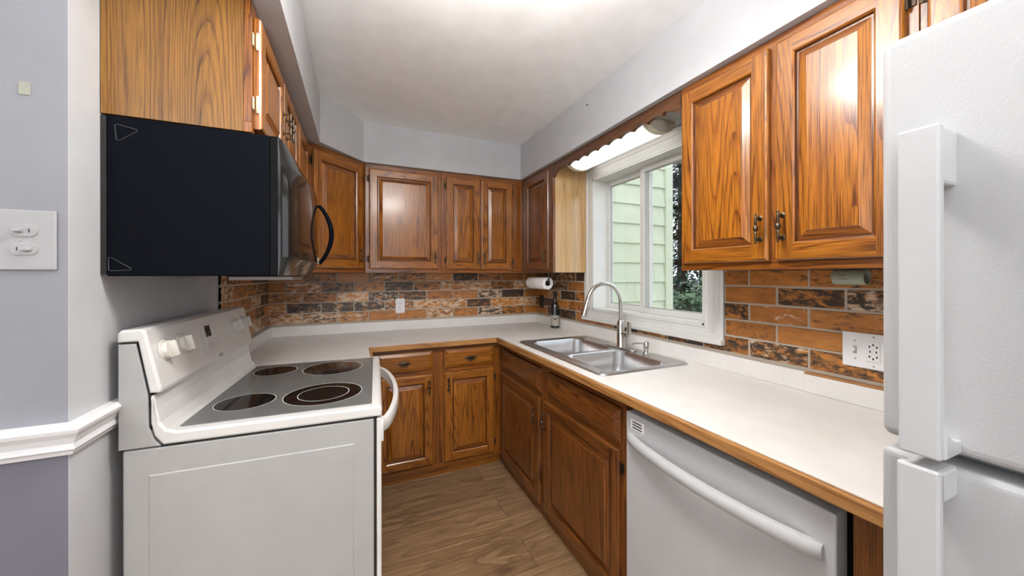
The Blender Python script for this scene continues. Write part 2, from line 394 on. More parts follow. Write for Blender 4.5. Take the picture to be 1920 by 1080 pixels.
# ------------------------------------------------------------------ brick veneer
JOINTS = [0.9965, 1.0745, 1.1505, 1.2265, 1.3035, 1.3715]
BL_, MORT = 0.2245, 0.0075
def brick_wall(name, parent, kind, a0, a1, joint_even, joint_odd, skip=None, flips=()):
    mb = MB(); T = 0.014
    rects = []
    for r in range(5):
        z0, z1 = JOINTS[4 - r] + MORT / 2, JOINTS[5 - r] - (MORT / 2 if r else 0.0)
        j = joint_even if r % 2 == 0 else joint_odd
        k = math.floor((a0 - j) / BL_)
        x = j + k * BL_
        while x < a1:
            b0, b1 = max(x + MORT / 2, a0), min(x + BL_ - MORT / 2, a1)
            if b1 - b0 > 0.012:
                segs = [(b0, b1, z0, z1)]
                if skip:
                    out = []
                    s0, s1, q0, q1 = skip
                    for (p0, p1, c0, c1) in segs:
                        if p1 <= s0 or p0 >= s1 or c1 <= q0 or c0 >= q1: out.append((p0, p1, c0, c1)); continue
                        if p0 < s0 - 0.008: out.append((p0, s0, c0, c1))
                        if p1 > s1 + 0.008: out.append((s1, p1, c0, c1))
                        if c0 < q0 - 0.008: out.append((max(p0, s0), min(p1, s1), c0, q0))
                    segs = out
                rb = (random.random(), random.random(), random.random())
                for q in segs: rects.append((q, rb))
            x += BL_
    for (p0, p1, c0, c1), rb in rects:
        d = T + random.uniform(-0.0012, 0.0012)
        if kind == 'back': mb.box(p0, p1, YB - d, YB - 0.001, c0, c1, 'z', 0, 0.0022, 1, bk=rb)
        elif kind == 'right': mb.box(XR - d, XR - 0.001, p0, p1, c0, c1, 'z', 0, 0.0022, 1, bk=rb)
        else: mb.box(XL + 0.001, XL + d, p0, p1, c0, c1, 'z', 0, 0.0022, 1, bk=rb)
    # mortar bed
    def bed(p0, p1, c0, c1):
        if kind == 'back': mb.box(p0, p1, YB - 0.0115, YB - 0.0005, c0, c1, 'z', 1)
        elif kind == 'right': mb.box(XR - 0.0115, XR - 0.0005, p0, p1, c0, c1, 'z', 1)
        else: mb.box(XL + 0.0005, XL + 0.0115, p0, p1, c0, c1, 'z', 1)
    if skip:
        s0, s1, q0, q1 = skip
        bed(a0, s0, 0.90, ZU); bed(s1, a1, 0.90, ZU); bed(s0, s1, 0.90, q0)
    else: bed(a0, a1, 0.90, ZU)
    return mb.build(name, ['brick', 'grout'], parent)
brick_wall('brick_veneer', wall_b, 'back', XL + 0.01, XR - 0.01, 0.081, 0.201)
brick_wall('brick_veneer', wall_r, 'right', 0.22, YB - 0.01, 1.0205, 0.908, skip=(1.134, 2.25, 1.03, 3.0))
brick_wall('brick_veneer', wall_l, 'left', 2.063, YB - 0.01, 2.135, 2.245)

# ------------------------------------------------------------------ window
win = bpy.data.objects.new('window_1', None); COL.objects.link(win); win.location = (XR, (OY0 + OY1) / 2, OZ0); struct(win)
win['label'] = 'white sliding window over the sink with green siding outside'
def wpart(mb, name, mat):
    o = mb.build(name, mat, win); o.location = (-win.location.x, -win.location.y, -win.location.z); return o
# casing: stepped profile, four mitred sides
mb = MB()
CW = 0.098
prof = [(0, 0.0), (0, 0.014), (0.010, 0.020), (0.040, 0.020), (0.046, 0.015), (0.082, 0.013), (0.088, 0.017), (CW, 0.017), (CW, 0.0)]   # (inset from outer edge, height off wall)
Y0, Y1, Z0, Z1 = OY0 - CW, OY1 + CW, OZ0 - 0.068, OZ1 + CW
bm = bmesh.new(); loops = []
for ins, h in prof:
    k = ins; kb = ins * 0.068 / CW
    loops.append([bm.verts.new((XR - h - 0.001, a, z)) for a, z in ((Y0 + k, Z0 + kb), (Y1 - k, Z0 + kb), (Y1 - k, Z1 - k), (Y0 + k, Z1 - k))])
for A, B in zip(loops, loops[1:]):
    for i in range(4): bm.faces.new((A[i], A[(i + 1) % 4], B[(i + 1) % 4], B[i]))
bmesh.ops.recalc_face_normals(bm, faces=bm.faces[:]); mb.add_bm(bm)
wpart(mb, 'casing', 'window_white')
mb = MB(); mb.box(XR - 0.040, XR - 0.001, Y0 - 0.006, Y1 + 0.006, Z0 - 0.012, Z0 + 0.012, bevel=0.003); wpart(mb, 'stool', 'window_white')
# jamb liner
mb = MB()
mb.box(XR - 0.016, XR + 0.150, OY1 - 0.012, OY1 + 0.0, OZ0, OZ1); mb.box(XR - 0.016, XR + 0.150, OY0, OY0 + 0.012, OZ0, OZ1)
mb.box(XR - 0.016, XR + 0.150, OY0, OY1, OZ1 - 0.012, OZ1); mb.box(XR - 0.016, XR + 0.150, OY0, OY1, OZ0, OZ0 + 0.010)
wpart(mb, 'jamb', 'window_white')
def sash(y0, y1, x, wl, wr, name='sash'):
    z0, z1 = OZ0 + 0.010, OZ1 - 0.012
    mb = MB(); t = 0.030
    mb.box(x, x + t, y0, y0 + wl, z0, z1, bevel=0.002); mb.box(x, x + t, y1 - wr, y1, z0, z1, bevel=0.002)
    mb.box(x, x + t, y0 + wl, y1 - wr, z0, z0 + 0.034, bevel=0.002); mb.box(x, x + t, y0 + wl, y1 - wr, z1 - 0.034, z1, bevel=0.002)
    o = wpart(mb, name, 'window_white')
    g = MB(); g.box(x + 0.012, x + 0.016, y0 + wl, y1 - wr, z0 + 0.034, z1 - 0.034); go = g.build('glass_pane', 'window_glass', o)
    sp = MB()
    for (a, b_, c_, d) in ((y0 + wl, y0 + wl + 0.006, z0 + 0.034, z1 - 0.034), (y1 - wr - 0.006, y1 - wr, z0 + 0.034, z1 - 0.034), (y0 + wl, y1 - wr, z0 + 0.034, z0 + 0.040), (y0 + wl, y1 - wr, z1 - 0.040, z1 - 0.034)):
        sp.box(x + 0.009, x + 0.019, a, b_, c_, d)
    sp.build('glazing_bead', 'mark_grey', o)
YM = 1.735
sash(YM - 0.012, OY1 - 0.012, XR + 0.108, 0.040, 0.030)
sash(OY0 + 0.012, YM + 0.028, XR + 0.070, 0.034, 0.036)

# ------------------------------------------------------------------ chair rails
def rail_profile():
    return [(0.0, 0.0), (0.010, 0.0), (0.013, 0.008), (0.018, 0.014), (0.015, 0.026), (0.020, 0.040), (0.028, 0.052), (0.030, 0.060), (0.022, 0.070), (0.0, 0.070)]
mb = MB(); bm = bmesh.new(); secs = []
for end in range(3):
    sec = []
    for d, z in rail_profile():
        d2 = d + 0.0006; zz = 0.956 + z
        sec.append(bm.verts.new((-3.5, YA - d2, zz) if end == 0 else (XL + d2, YA - d2, zz) if end == 1 else (XL + d2, 1.90, zz)))
    secs.append(sec)
for A, B in zip(secs, secs[1:]):
    for k in range(len(A)): bm.faces.new((A[k], A[(k + 1) % len(A)], B[(k + 1) % len(A)], B[k]))
bm.faces.new(secs[0]); bm.faces.new(secs[-1][::-1]); bmesh.ops.recalc_face_normals(bm, faces=bm.faces[:]); mb.add_bm(bm, 'x')
o = struct(mb.build('trim_1', 'trim_white')); o['label'] = 'white chair rail moulding under the light switch, turning the corner behind the range'

# ================================================================== CABINETS
def loops_rect(w, h, inset): return [(inset, inset), (w - inset, inset), (w - inset, h - inset), (inset, h - inset)]
def strips(mb, w, h, i0, y0, i1, y1, mi=0, hz=True, mi_end=None):
    A = loops_rect(w, h, i0); B = loops_rect(w, h, i1)
    for k in range(4):
        bm = bmesh.new(); k2 = (k + 1) % 4
        vs = [bm.verts.new((A[k][0], y0, A[k][1])), bm.verts.new((A[k2][0], y0, A[k2][1])), bm.verts.new((B[k2][0], y1, B[k2][1])), bm.verts.new((B[k][0], y1, B[k][1]))]
        bm.faces.new(vs); mb.add_bm(bm, ('x' if k % 2 == 0 else 'z') if hz else 'z', mi_end if (mi_end is not None and k % 2 == 0) else mi)
def door_mesh(w, h, stile=0.052, t=0.020):
    mb = MB()
    strips(mb, w, h, 0, 0, 0, -t + 0.007); strips(mb, w, h, 0, -t + 0.007, 0.003, -t + 0.002); strips(mb, w, h, 0.003, -t + 0.002, 0.008, -t)
    s = stile
    def quad(x0, x1, z0, z1, y, g):
        bm = bmesh.new(); bm.faces.new([bm.verts.new(p) for p in ((x0, y, z0), (x1, y, z0), (x1, y, z1), (x0, y, z1))]); mb.add_bm(bm, g)
    quad(0.008, s, 0.008, h - 0.008, -t, 'z'); quad(w - s, w - 0.008, 0.008, h - 0.008, -t, 'z')
    quad(s, w - s, 0.008, s, -t, 'x'); quad(s, w - s, h - s, h - 0.008, -t, 'x')
    strips(mb, w, h, s, -t, s + 0.005, -t + 0.004); strips(mb, w, h, s + 0.005, -t + 0.004, s + 0.008, -t + 0.012, mi=1)
    strips(mb, w, h, s + 0.008, -t + 0.012, s + 0.013, -t + 0.012, mi=1, hz=False)
    strips(mb, w, h, s + 0.013, -t + 0.012, s + 0.036, -t + 0.003, mi_end=2)  # top and bottom bevels in another oak tone, shade put into colour
    strips(mb, w, h, s + 0.036, -t + 0.003, s + 0.038, -t + 0.001, hz=False)
    q = s + 0.038
    quad(q, w - q, q, h - q, -t + 0.001, 'z')
    bm = bmesh.new(); bm.faces.new([bm.verts.new(p) for p in ((0, 0, 0), (0, 0, h), (w, 0, h), (w, 0, 0))]); mb.add_bm(bm, 'z')
    return mb
def drawer_mesh(w, h, t=0.020):
    mb = MB()
    def st(a, b, c, d):
        A = loops_rect(w, h, a); B = loops_rect(w, h, c)
        for k in range(4):
            k2 = (k + 1) % 4; bm = bmesh.new()
            bm.faces.new([bm.verts.new(p) for p in ((A[k][0], b, A[k][1]), (A[k2][0], b, A[k2][1]), (B[k2][0], d, B[k2][1]), (B[k][0], d, B[k][1]))]); mb.add_bm(bm, 'x')
    st(0, 0, 0, -0.007); st(0, -0.007, 0.003, -0.010); st(0.003, -0.010, 0.024, -t + 0.001); st(0.024, -t + 0.001, 0.025, -t)
    for y, q, rev in ((-t, 0.025, False), (0, 0, True)):
        bm = bmesh.new(); vs = [bm.verts.new(p) for p in ((q, y, q), (w - q, y, q), (w - q, y, h - q), (q, y, h - q))]
        bm.faces.new(vs[::-1] if rev else vs); mb.add_bm(bm, 'x')
    return mb
def pull_mesh():
    mb = MB(); y = -0.024
    prof = [(0.0, -0.052), (0.0030, -0.051), (0.0045, -0.047), (0.0028, -0.044), (0.0046, -0.040), (0.0038, -0.030), (0.0050, -0.016), (0.0034, -0.012), (0.0078, -0.005), (0.0088, 0.0), (0.0078, 0.005), (0.0034, 0.012), (0.0050, 0.016), (0.0038, 0.030), (0.0046, 0.040), (0.0028, 0.044), (0.0045, 0.047), (0.0030, 0.051), (0.0, 0.052)]
    mb.lathe(prof, (0, y, 0), (0, 0, 1), 12)
    for z in (-0.036, 0.036):
        mb.lathe([(0.0035, 0), (0.0028, 0.012), (0.004, 0.024)], (0, y, z), (0, 1, 0), 10)
        mb.lathe([(0.007, 0), (0.009, 0.001), (0.009, 0.003)], (0, -0.003, z), (0, 1, 0), 12)
    return mb
def bail_mesh():
    mb = MB()
    # cusped backplate
    pts = []
    for k in range(40):
        a = 2 * PI * k / 40; r = 1 + 0.16 * math.cos(4 * a) + 0.10 * math.cos(6 * a)
        pts.append((0.036 * r * math.cos(a), 0.013 * r * math.sin(a)))
    mb.prism(pts, 'y', -0.003, -0.0002, bevel=0.0006)
    for sx in (-1, 1): mb.lathe([(0.006, 0), (0.007, 0.004), (0.004, 0.010), (0.005, 0.014), (0.0, 0.017)], (sx * 0.026, -0.002, 0.004), (0, -1, 0), 12)
    arc = [(0.026 * math.cos(PI * k / 14) * 1.0, -0.012 - 0.006 * math.sin(PI * k / 14), 0.003 - 0.017 * math.sin(PI * k / 14)) for k in range(15)]
    mb.tube(arc, [0.0022 + 0.0016 * math.sin(PI * k / 14) for k in range(15)], 8)
    mb.lathe([(0.0, -0.006), (0.0045, -0.004), (0.0055, 0), (0.0045, 0.004), (0.0, 0.006)], (0, -0.018, -0.014), (1, 0, 0), 10)
    return mb
PULL = pull_mesh(); BAIL = bail_mesh()
def hinge(parent, x, z, mat='hinge_dark', side=1):
    mb = MB(); mb.lathe([(0.0, -0.026), (0.003, -0.025), (0.0042, -0.022), (0.0042, 0.022), (0.003, 0.025), (0.0, 0.026)], (x, -0.010, z), (0, 0, 1), 8)
    mb.box(min(x, x + side * 0.014), max(x, x + side * 0.014), -0.0030, -0.0002, z - 0.018, z + 0.018, bevel=0.0008, seg=1)
    return mb.build('hinge', mat, parent)
def add_door(root, x0, x1, z0, z1, mat, pull=None, hinge_side=None, pull_z=None, stile=0.052, name='door', hmat='hinge_dark'):
    d = door_mesh(x1 - x0, z1 - z0, stile).build(name, [mat, 'oak_groove_shade', 'oak_dark' if mat == 'oak_dark' else 'oak_frame'], root, (x0, 0, z0))
    d.location.y = -0.0008
    if pull:
        px = 0.024 if pull == 'l' else (x1 - x0) - 0.024
        p = PULL.build('pull', 'bronze', d, (px, -0.020, pull_z - z0))
    if hinge_side:
        hx = -0.003 if hinge_side == 'l' else (x1 - x0) + 0.003
        for zz in (0.07, (z1 - z0) - 0.07): hinge(d, hx, zz, hmat, -1 if hinge_side == 'l' else 1)
    return d
def cabinet(name, label, cat, loc, rotz, w, h, depth, frame_rects, mats, body_poly=None, body_mat='oak_frame', z0=0.0):
    """local frame: face plane y=0, front towards -y, bottom z=0"""
    root = thing(name, label, cat, loc, rotz)
    b_ = MB()
    if body_poly: b_.prism(body_poly, 'z', 0.001, h - 0.001)
    else: b_.box(0.001, w - 0.001, 0.0195, depth - 0.002, 0.001, h - 0.001)
    b_.build('body', body_mat, root)
    f_ = MB()
    for (x0, x1, a0, a1, g) in frame_rects: f_.box(x0, x1, 0, 0.019, a0, a1, g, bevel=0.0008, seg=1)
    f_.build('face_frame', mats, root)
    return root
H_U = ZS - ZU - 0.0015
def upper_frame(w, doors, h=H_U, sill=0.038, head=0.048):
    r = [(0, w, 0, sill, 'x'), (0, w, h - head, h, 'x')]
    xs = [0] + [e for d in doors for e in d] + [w]
    for i in range(0, len(xs), 2):
        a, b_ = xs[i], xs[i + 1]
        a2 = a - (0.012 if i else 0); b2 = b_ + (0.012 if i + 2 < len(xs) else 0)
        if b2 - a2 > 0.004: r.append((max(a2, 0), min(b2, w), sill, h - head, 'z'))
    return r
ZD0, ZD1 = 0.028, 0.740

# back wall, wide single door
root = cabinet('wall_cabinet', 'oak wall cabinet with one wide glossy door on the back wall above the outlet', 'cabinet', (0.052, FY, ZU), 0, 0.538, H_U, YB - FY, upper_frame(0.538, [(0.025, 0.512)]), 'oak_frame')
add_door(root, 0.025, 0.512, ZD0, ZD1, 'oak_stained', 'r', 'l', 0.117)
# back wall, two narrow doors
W = 1.2765 - 0.592
root = cabinet('wall_cabinet', 'oak wall cabinet with two narrow doors at the right end of the back wall', 'cabinet', (0.592, FY, ZU), 0, W, H_U, YB - FY, upper_frame(W, [(0.036, 0.306), (0.316, 0.585)]), 'oak_frame')
add_door(root, 0.036, 0.308, ZD0, ZD1, 'oak_stained', 'r', 'l', 0.117, 0.050)
add_door(root, 0.316, 0.586, ZD0, ZD1, 'oak_stained', 'l', 'r', 0.117, 0.050)
# diagonal corner
wd = 0.462; dd = 0.305
root = cabinet('corner_cabinet', 'oak corner wall cabinet set diagonally, with one door, beside the microwave', 'cabinet', (FL, 2.403, ZU), PI / 4, wd, H_U, dd, upper_frame(wd, [(0.036, 0.425)]), 'oak_frame',
               body_poly=[(0.022, 0.021), (wd - 0.022, 0.021), (wd - 0.022 + 0.19, 0.232), (wd / 2, 0.62), (0.022 - 0.19, 0.232)])
add_door(root, 0.038, 0.424, ZD0, ZD1, 'oak_stained', 'r', 'l', 0.117)
# left wall, between microwave and corner
root = cabinet('wall_cabinet', 'narrow oak wall cabinet mostly hidden behind the black microwave', 'cabinet', (FL, 1.9985, ZU), PI / 2, 0.403, H_U, FL - XL, upper_frame(0.403, [(0.03, 0.373)]), 'oak_frame')
add_door(root, 0.030, 0.373, ZD0, ZD1, 'oak_stained', 'l', 'r', 0.117)
# left wall, above microwave
hm = ZS - 1.7635 - 0.0015
root = cabinet('wall_cabinet', 'short oak wall cabinet with golden side panel above the black microwave', 'cabinet', (FL, 1.235, 1.7635), PI / 2, 0.762, hm, FL - XL, upper_frame(0.762, [(0.028, 0.372), (0.392, 0.736)], hm, 0.030, 0.046), 'oak_frame', body_mat='oak_golden')
add_door(root, 0.020, 0.375, 0.018, hm - 0.040, 'oak_stained', 'r', 'l', 0.165, 0.048, hmat='hinge_cream')
add_door(root, 0.389, 0.742, 0.018, hm - 0.040, 'oak_stained', 'l', 'r', 0.165, 0.048)
# right wall, small cabinet left of the window
W = 2.7295 - 2.220
root = cabinet('wall_cabinet', 'oak wall cabinet in the right corner, with side panel coloured pale for window sheen', 'cabinet', (FX, 2.7295, ZU), -PI / 2, W, H_U, XR - FX, upper_frame(W, [(0.076, 0.463)]), 'oak_dark', body_mat='oak_window_sheen')
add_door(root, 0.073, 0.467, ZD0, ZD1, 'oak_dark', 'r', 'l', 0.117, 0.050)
# right wall, large two-door cabinet
W = 1.119 - 0.412
root = cabinet('wall_cabinet', 'large oak wall cabinet with two doors between the window and the refrigerator', 'cabinet', (FX, 1.119, ZU), -PI / 2, W, H_U, XR - FX, upper_frame(W, [(0.020, 0.362), (0.396, 0.690)]), 'oak_frame')
add_door(root, 0.014, 0.362, ZD0, ZD1, 'oak_stained', 'r', 'l', 0.137, 0.052)
add_door(root, 0.384, 0.686, ZD0, ZD1, 'oak_stained', 'l', 'r', 0.137, 0.052)
# over the refrigerator
hf = ZS - 1.755 - 0.0015; W = 0.90
root = cabinet('wall_cabinet', 'short oak wall cabinet above the white refrigerator', 'cabinet', (FX, 0.410, 1.755), -PI / 2, W, hf, XR - FX, upper_frame(W, [(0.02, 0.43), (0.45, 0.88)], hf), 'oak_frame')
add_door(root, 0.016, 0.435, 0.016, hf - 0.036, 'oak_stained', 'r', 'l', 0.10)
add_door(root, 0.445, 0.884, 0.016, hf - 0.036, 'oak_stained', 'l', 'r', 0.10)

# scalloped valance across the window
mb = MB(); y0, y1 = 1.1205, 2.2185
pts = [(y1, ZS - 0.001), (y0, ZS - 0.001)]
n = 160; Lv = y1 - y0
def scal(t):
    # end brackets dip low, small scallops between
    d = min(t, 1 - t) * Lv
    base = 2.092
    if d < 0.045: return 2.050 + 0.022 * (0.5 - 0.5 * math.cos(PI * d / 0.045))
    if d < 0.10: return 2.072 + (base - 2.072) * math.sin(PI / 2 * (d - 0.045) / 0.055)
    u_ = (t * Lv - 0.10) / (Lv - 0.20) * 9
    return base - 0.016 * (1 - abs(math.sin(PI * u_)) ** 0.6)
for k in range(n + 1):
    t = k / n; pts.append((y0 + t * Lv, scal(t)))
mb.prism(pts, 'x', FX - 0.002, FX + 0.017, 'y')
tag(mb.build('valance', 'oak_valance'), 'dark oak scalloped valance board spanning above the sink window', 'valance')

# base cabinets ----------------------------------------------------
BFX, BFY = 0.947, 2.400
# back base: x from 0.075 to 0.947
W = BFX - 0.072
def bx(v): return v - 0.072
hb = 0.8785 - 0.060
root = thing('base_cabinet', 'oak base cabinet with two drawers and two doors beside the range', 'cabinet', (0.072, BFY, 0.060), 0)
b_ = MB(); b_.box(0.001, W - 0.001, 0.0195, YB - BFY - 0.002, 0.001, hb); b_.build('body', 'oak_frame', root)
f_ = MB()
for a in ((0, W, hb - 0.040, hb, 'x'), (0, W, 0, 0.030, 'x'), (0.045, bx(0.452), 0.62, 0.675, 'x'), (bx(0.545), bx(0.885), 0.62, 0.675, 'x'), (0, 0.045, 0.03, hb - 0.04, 'z'), (bx(0.452), bx(0.545), 0.03, hb - 0.04, 'z'), (bx(0.885), W, 0.03, hb - 0.04, 'z')):
    f_.box(*a[:2], 0, 0.019, *a[2:4], a[4], bevel=0.0008, seg=1)
f_.build('face_frame', 'oak_frame', root)
t_ = MB(); t_.box(0.0, W + 0.005, 0.032, 0.050, -0.060, 0.0, 'x'); t_.build('toe_board', 'oak_stained', root)
for x0, x1, px in ((0.112, 0.461, 0.275), (0.537, 0.893, 0.717)):
    d = drawer_mesh(x1 - x0, 0.128).build('drawer', 'oak_stained', root, (bx(x0), -0.0008, 0.667))
    BAIL.build('pull', 'bronze', d, (px - x0, -0.020, 0.058))
add_door(root, bx(0.112), bx(0.459), 0.040, 0.640, 'oak_stained', 'r', None, 0.560)
add_door(root, bx(0.537), bx(0.893), 0.040, 0.640, 'oak_stained', 'l', 'r', 0.560)

# sink base on the right wall: y from 2.399 to 1.084
y_far = 2.399; W = y_far - 1.084
def by(v): return y_far - v
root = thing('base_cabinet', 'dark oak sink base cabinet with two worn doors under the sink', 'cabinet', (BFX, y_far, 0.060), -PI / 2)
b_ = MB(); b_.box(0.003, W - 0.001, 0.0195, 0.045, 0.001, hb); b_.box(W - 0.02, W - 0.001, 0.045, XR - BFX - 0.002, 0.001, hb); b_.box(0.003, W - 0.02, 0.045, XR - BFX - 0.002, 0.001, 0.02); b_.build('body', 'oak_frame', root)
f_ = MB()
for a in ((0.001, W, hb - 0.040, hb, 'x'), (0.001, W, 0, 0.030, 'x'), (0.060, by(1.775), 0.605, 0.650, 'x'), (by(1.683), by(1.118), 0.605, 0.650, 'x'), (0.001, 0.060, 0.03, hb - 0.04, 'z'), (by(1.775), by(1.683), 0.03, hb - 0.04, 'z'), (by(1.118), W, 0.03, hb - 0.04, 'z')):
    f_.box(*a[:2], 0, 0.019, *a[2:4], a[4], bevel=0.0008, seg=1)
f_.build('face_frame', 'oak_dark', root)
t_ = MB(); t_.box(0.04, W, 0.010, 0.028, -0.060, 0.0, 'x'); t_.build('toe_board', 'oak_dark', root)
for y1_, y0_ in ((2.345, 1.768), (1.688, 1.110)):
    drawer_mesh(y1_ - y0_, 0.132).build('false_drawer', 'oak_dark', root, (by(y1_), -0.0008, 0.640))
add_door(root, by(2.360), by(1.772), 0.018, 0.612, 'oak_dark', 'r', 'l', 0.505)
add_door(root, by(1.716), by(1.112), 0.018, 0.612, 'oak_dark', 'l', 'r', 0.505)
root['label'] = 'dark oak sink base cabinet with two worn doors under the sink'

# end panel between dishwasher and refrigerator
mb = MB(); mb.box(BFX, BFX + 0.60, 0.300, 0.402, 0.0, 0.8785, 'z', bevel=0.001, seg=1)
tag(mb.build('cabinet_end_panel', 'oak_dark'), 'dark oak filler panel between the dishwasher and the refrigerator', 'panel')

# ================================================================== COUNTERTOP
CX, CY = 0.907, 2.3585; CZ = 0.914; SX0, SX1, SY0, SY1 = 1.000, 1.480, 1.290, 2.120
root = thing('countertop', 'white laminate L-shaped countertop with oak edging and low backsplash', 'countertop', (1.25, 2.7, 0.875))
def cpart(mb, name, mats, par=None):
    o = mb.build(name, mats, par or root); o.location = (-1.25, -2.7, -0.875); return o
mb = MB()
xs = sorted([XL + 0.002, 0.062, CX + 0.006, SX0, SX1, XR - 0.002]); ys = sorted([0.30, SY0, SY1, 2.055, CY + 0.006, YB - 0.002])
def inside(x, y):
    if SX0 < x < SX1 and SY0 < y < SY1: return False
    if x > CX + 0.006: return True
    if y > CY + 0.006: return True
    return x < 0.062 and y > 2.055
bm = bmesh.new(); vd = {}
def V(x, y, z):
    k = (round(x, 5), round(y, 5), z)
    if k not in vd: vd[k] = bm.verts.new((x, y, z))
    return vd[k]
zt, zb = CZ, CZ - 0.030
cell = {}
for i in range(len(xs) - 1):
    for j in range(len(ys) - 1): cell[i, j] = inside((xs[i] + xs[i + 1]) / 2, (ys[j] + ys[j + 1]) / 2)
for (i, j), on in cell.items():
    if not on: continue
    a, b2, c2, d2 = xs[i], xs[i + 1], ys[j], ys[j + 1]
    bm.faces.new((V(a, c2, zt), V(b2, c2, zt), V(b2, d2, zt), V(a, d2, zt))); bm.faces.new((V(a, d2, zb), V(b2, d2, zb), V(b2, c2, zb), V(a, c2, zb)))
    if not cell.get((i - 1, j)): bm.faces.new((V(a, d2, zt), V(a, d2, zb), V(a, c2, zb), V(a, c2, zt)))
    if not cell.get((i + 1, j)): bm.faces.new((V(b2, c2, zt), V(b2, c2, zb), V(b2, d2, zb), V(b2, d2, zt)))
    if not cell.get((i, j - 1)): bm.faces.new((V(a, c2, zt), V(a, c2, zb), V(b2, c2, zb), V(b2, c2, zt)))
    if not cell.get((i, j + 1)): bm.faces.new((V(b2, d2, zt), V(b2, d2, zb), V(a, d2, zb), V(a, d2, zt)))
bmesh.ops.recalc_face_normals(bm, faces=bm.faces[:]); mb.add_bm(bm)
cpart(mb, 'worktop', 'laminate_white')
# wood edging
mb = MB(); e = 0.018; zb2 = CZ - 0.034
mb.box(CX - e + 0.006, CX + 0.0055, 0.30, CY + 0.0055, zb2, CZ - 0.0005, 'y', bevel=0.004)
mb.box(0.068 - 0.006, CX + 0.0055, CY - e + 0.006, CY + 0.0055, zb2, CZ - 0.0005, 'x', bevel=0.004)
mb.box(0.0625, 0.0785, 2.049, CY - 0.012, zb2, CZ - 0.0005, 'y', bevel=0.003)
mb.box(XL + 0.002, 0.0785, 2.046, 2.0545, zb2, CZ - 0.0005, 'x', bevel=0.002)
cpart(mb, 'wood_edging', 'oak_edging')
SH = 0.073
mb = MB()
mb.box(XL + 0.0155, XR - 0.0155, YB - 0.034, YB - 0.0155, CZ, CZ + SH, bevel=0.003)
mb.box(XR - 0.034, XR - 0.0155, 0.800, YB - 0.034, CZ, CZ + SH, bevel=0.003)
mb.box(XR - 0.040, XR - 0.0155, 0.300, 0.800, CZ, CZ + SH - 0.006, bevel=0.003)
mb.box(XL + 0.0155, XL + 0.034, 2.060, YB - 0.034, CZ, CZ + SH, bevel=0.003)
cpart(mb, 'backsplash', 'laminate_white')
mb = MB(); mb.box(XR - 0.036, XR - 0.0155, 0.300, 0.800, CZ + SH - 0.006, CZ + SH + 0.002, 'y', bevel=0.001, seg=1)
cpart(mb, 'backsplash_strip', 'oak_edging')

# ================================================================== SINK
root = thing('kitchen_sink', 'stainless steel double bowl drop-in sink in the white countertop', 'sink', (1.24, 1.705, CZ + 0.001))
RX0, RX1, RY0, RY1 = 0.968, 1.508, 1.262, 2.150
def rrect(x0, x1, y0, y1, r, n=6):
    P = []
    for cx, cy, a0 in ((x1 - r, y1 - r, 0), (x0 + r, y1 - r, 90), (x0 + r, y0 + r, 180), (x1 - r, y0 + r, 270)):
        for k in range(n + 1): a = math.radians(a0 + 90 * k / n); P.append((cx + r * math.cos(a), cy + r * math.sin(a)))
    return P
bowls = [(1.035, 1.412, 1.708, 2.098), (1.035, 1.412, 1.308, 1.678)]
bm = bmesh.new()
zr = CZ + 0.005
def ring(P, z): return [bm.verts.new((x, y, z)) for x, y in P]
def bridge(A, B):
    n = len(A)
    for k in range(n): bm.faces.new((A[k], A[(k + 1) % n], B[(k + 1) % n], B[k]))
o1 = ring(rrect(RX0, RX1, RY0, RY1, 0.035), CZ + 0.0008); o2 = ring(rrect(RX0 + 0.006, RX1 - 0.006, RY0 + 0.006, RY1 - 0.006, 0.032), zr + 0.002); bridge(o1, o2)
o3 = ring(rrect(RX0 + 0.016, RX1 - 0.016, RY0 + 0.016, RY1 - 0.016, 0.026), zr - 0.002); bridge(o2, o3)
inner = []
for (x0, x1, y0, y1) in bowls:
    a = ring(rrect(x0, x1, y0, y1, 0.055), zr - 0.002); inner.append(a)
    p = a
    for ins, z, r in ((0.006, zr - 0.008, 0.052), (0.012, zr - 0.09, 0.05), (0.022, zr - 0.165, 0.05), (0.036, zr - 0.180, 0.045), (0.10, zr - 0.184, 0.04)):
        q = ring(rrect(x0 + ins, x1 - ins, y0 + ins, y1 - ins, r), z); bridge(p, q); p = q
    bm.faces.new(p)
edges = []
for lp in [o3] + inner:
    n = len(lp)
    for k in range(n):
        e_ = bm.edges.get((lp[k], lp[(k + 1) % n]))
        edges.append(e_)
bmesh.ops.triangle_fill(bm, use_beauty=True, use_dissolve=False, edges=edges, normal=(0, 0, 1))
bmesh.ops.recalc_face_normals(bm, faces=bm.faces[:])
mb = MB(); mb.add_bm(bm, 'y', 0, None, True)
o = mb.build('basin', 'stainless', root); o.location = (-1.24, -1.705, -CZ - 0.001)
for (x0, x1, y0, y1) in bowls:
    mb = MB(); cx, cy = (x0 + x1) / 2 + 0.02, (y0 + y1) / 2
    mb.lathe([(0.0, 0.0), (0.020, 0.001), (0.034, 0.001), (0.042, 0.004), (0.045, 0.002), (0.045, 0.0)], (cx - 1.24, cy - 1.705, -0.180 - 0.001), (0, 0, 1), 24)
    mb.build('drain', 'drain_dark', root)

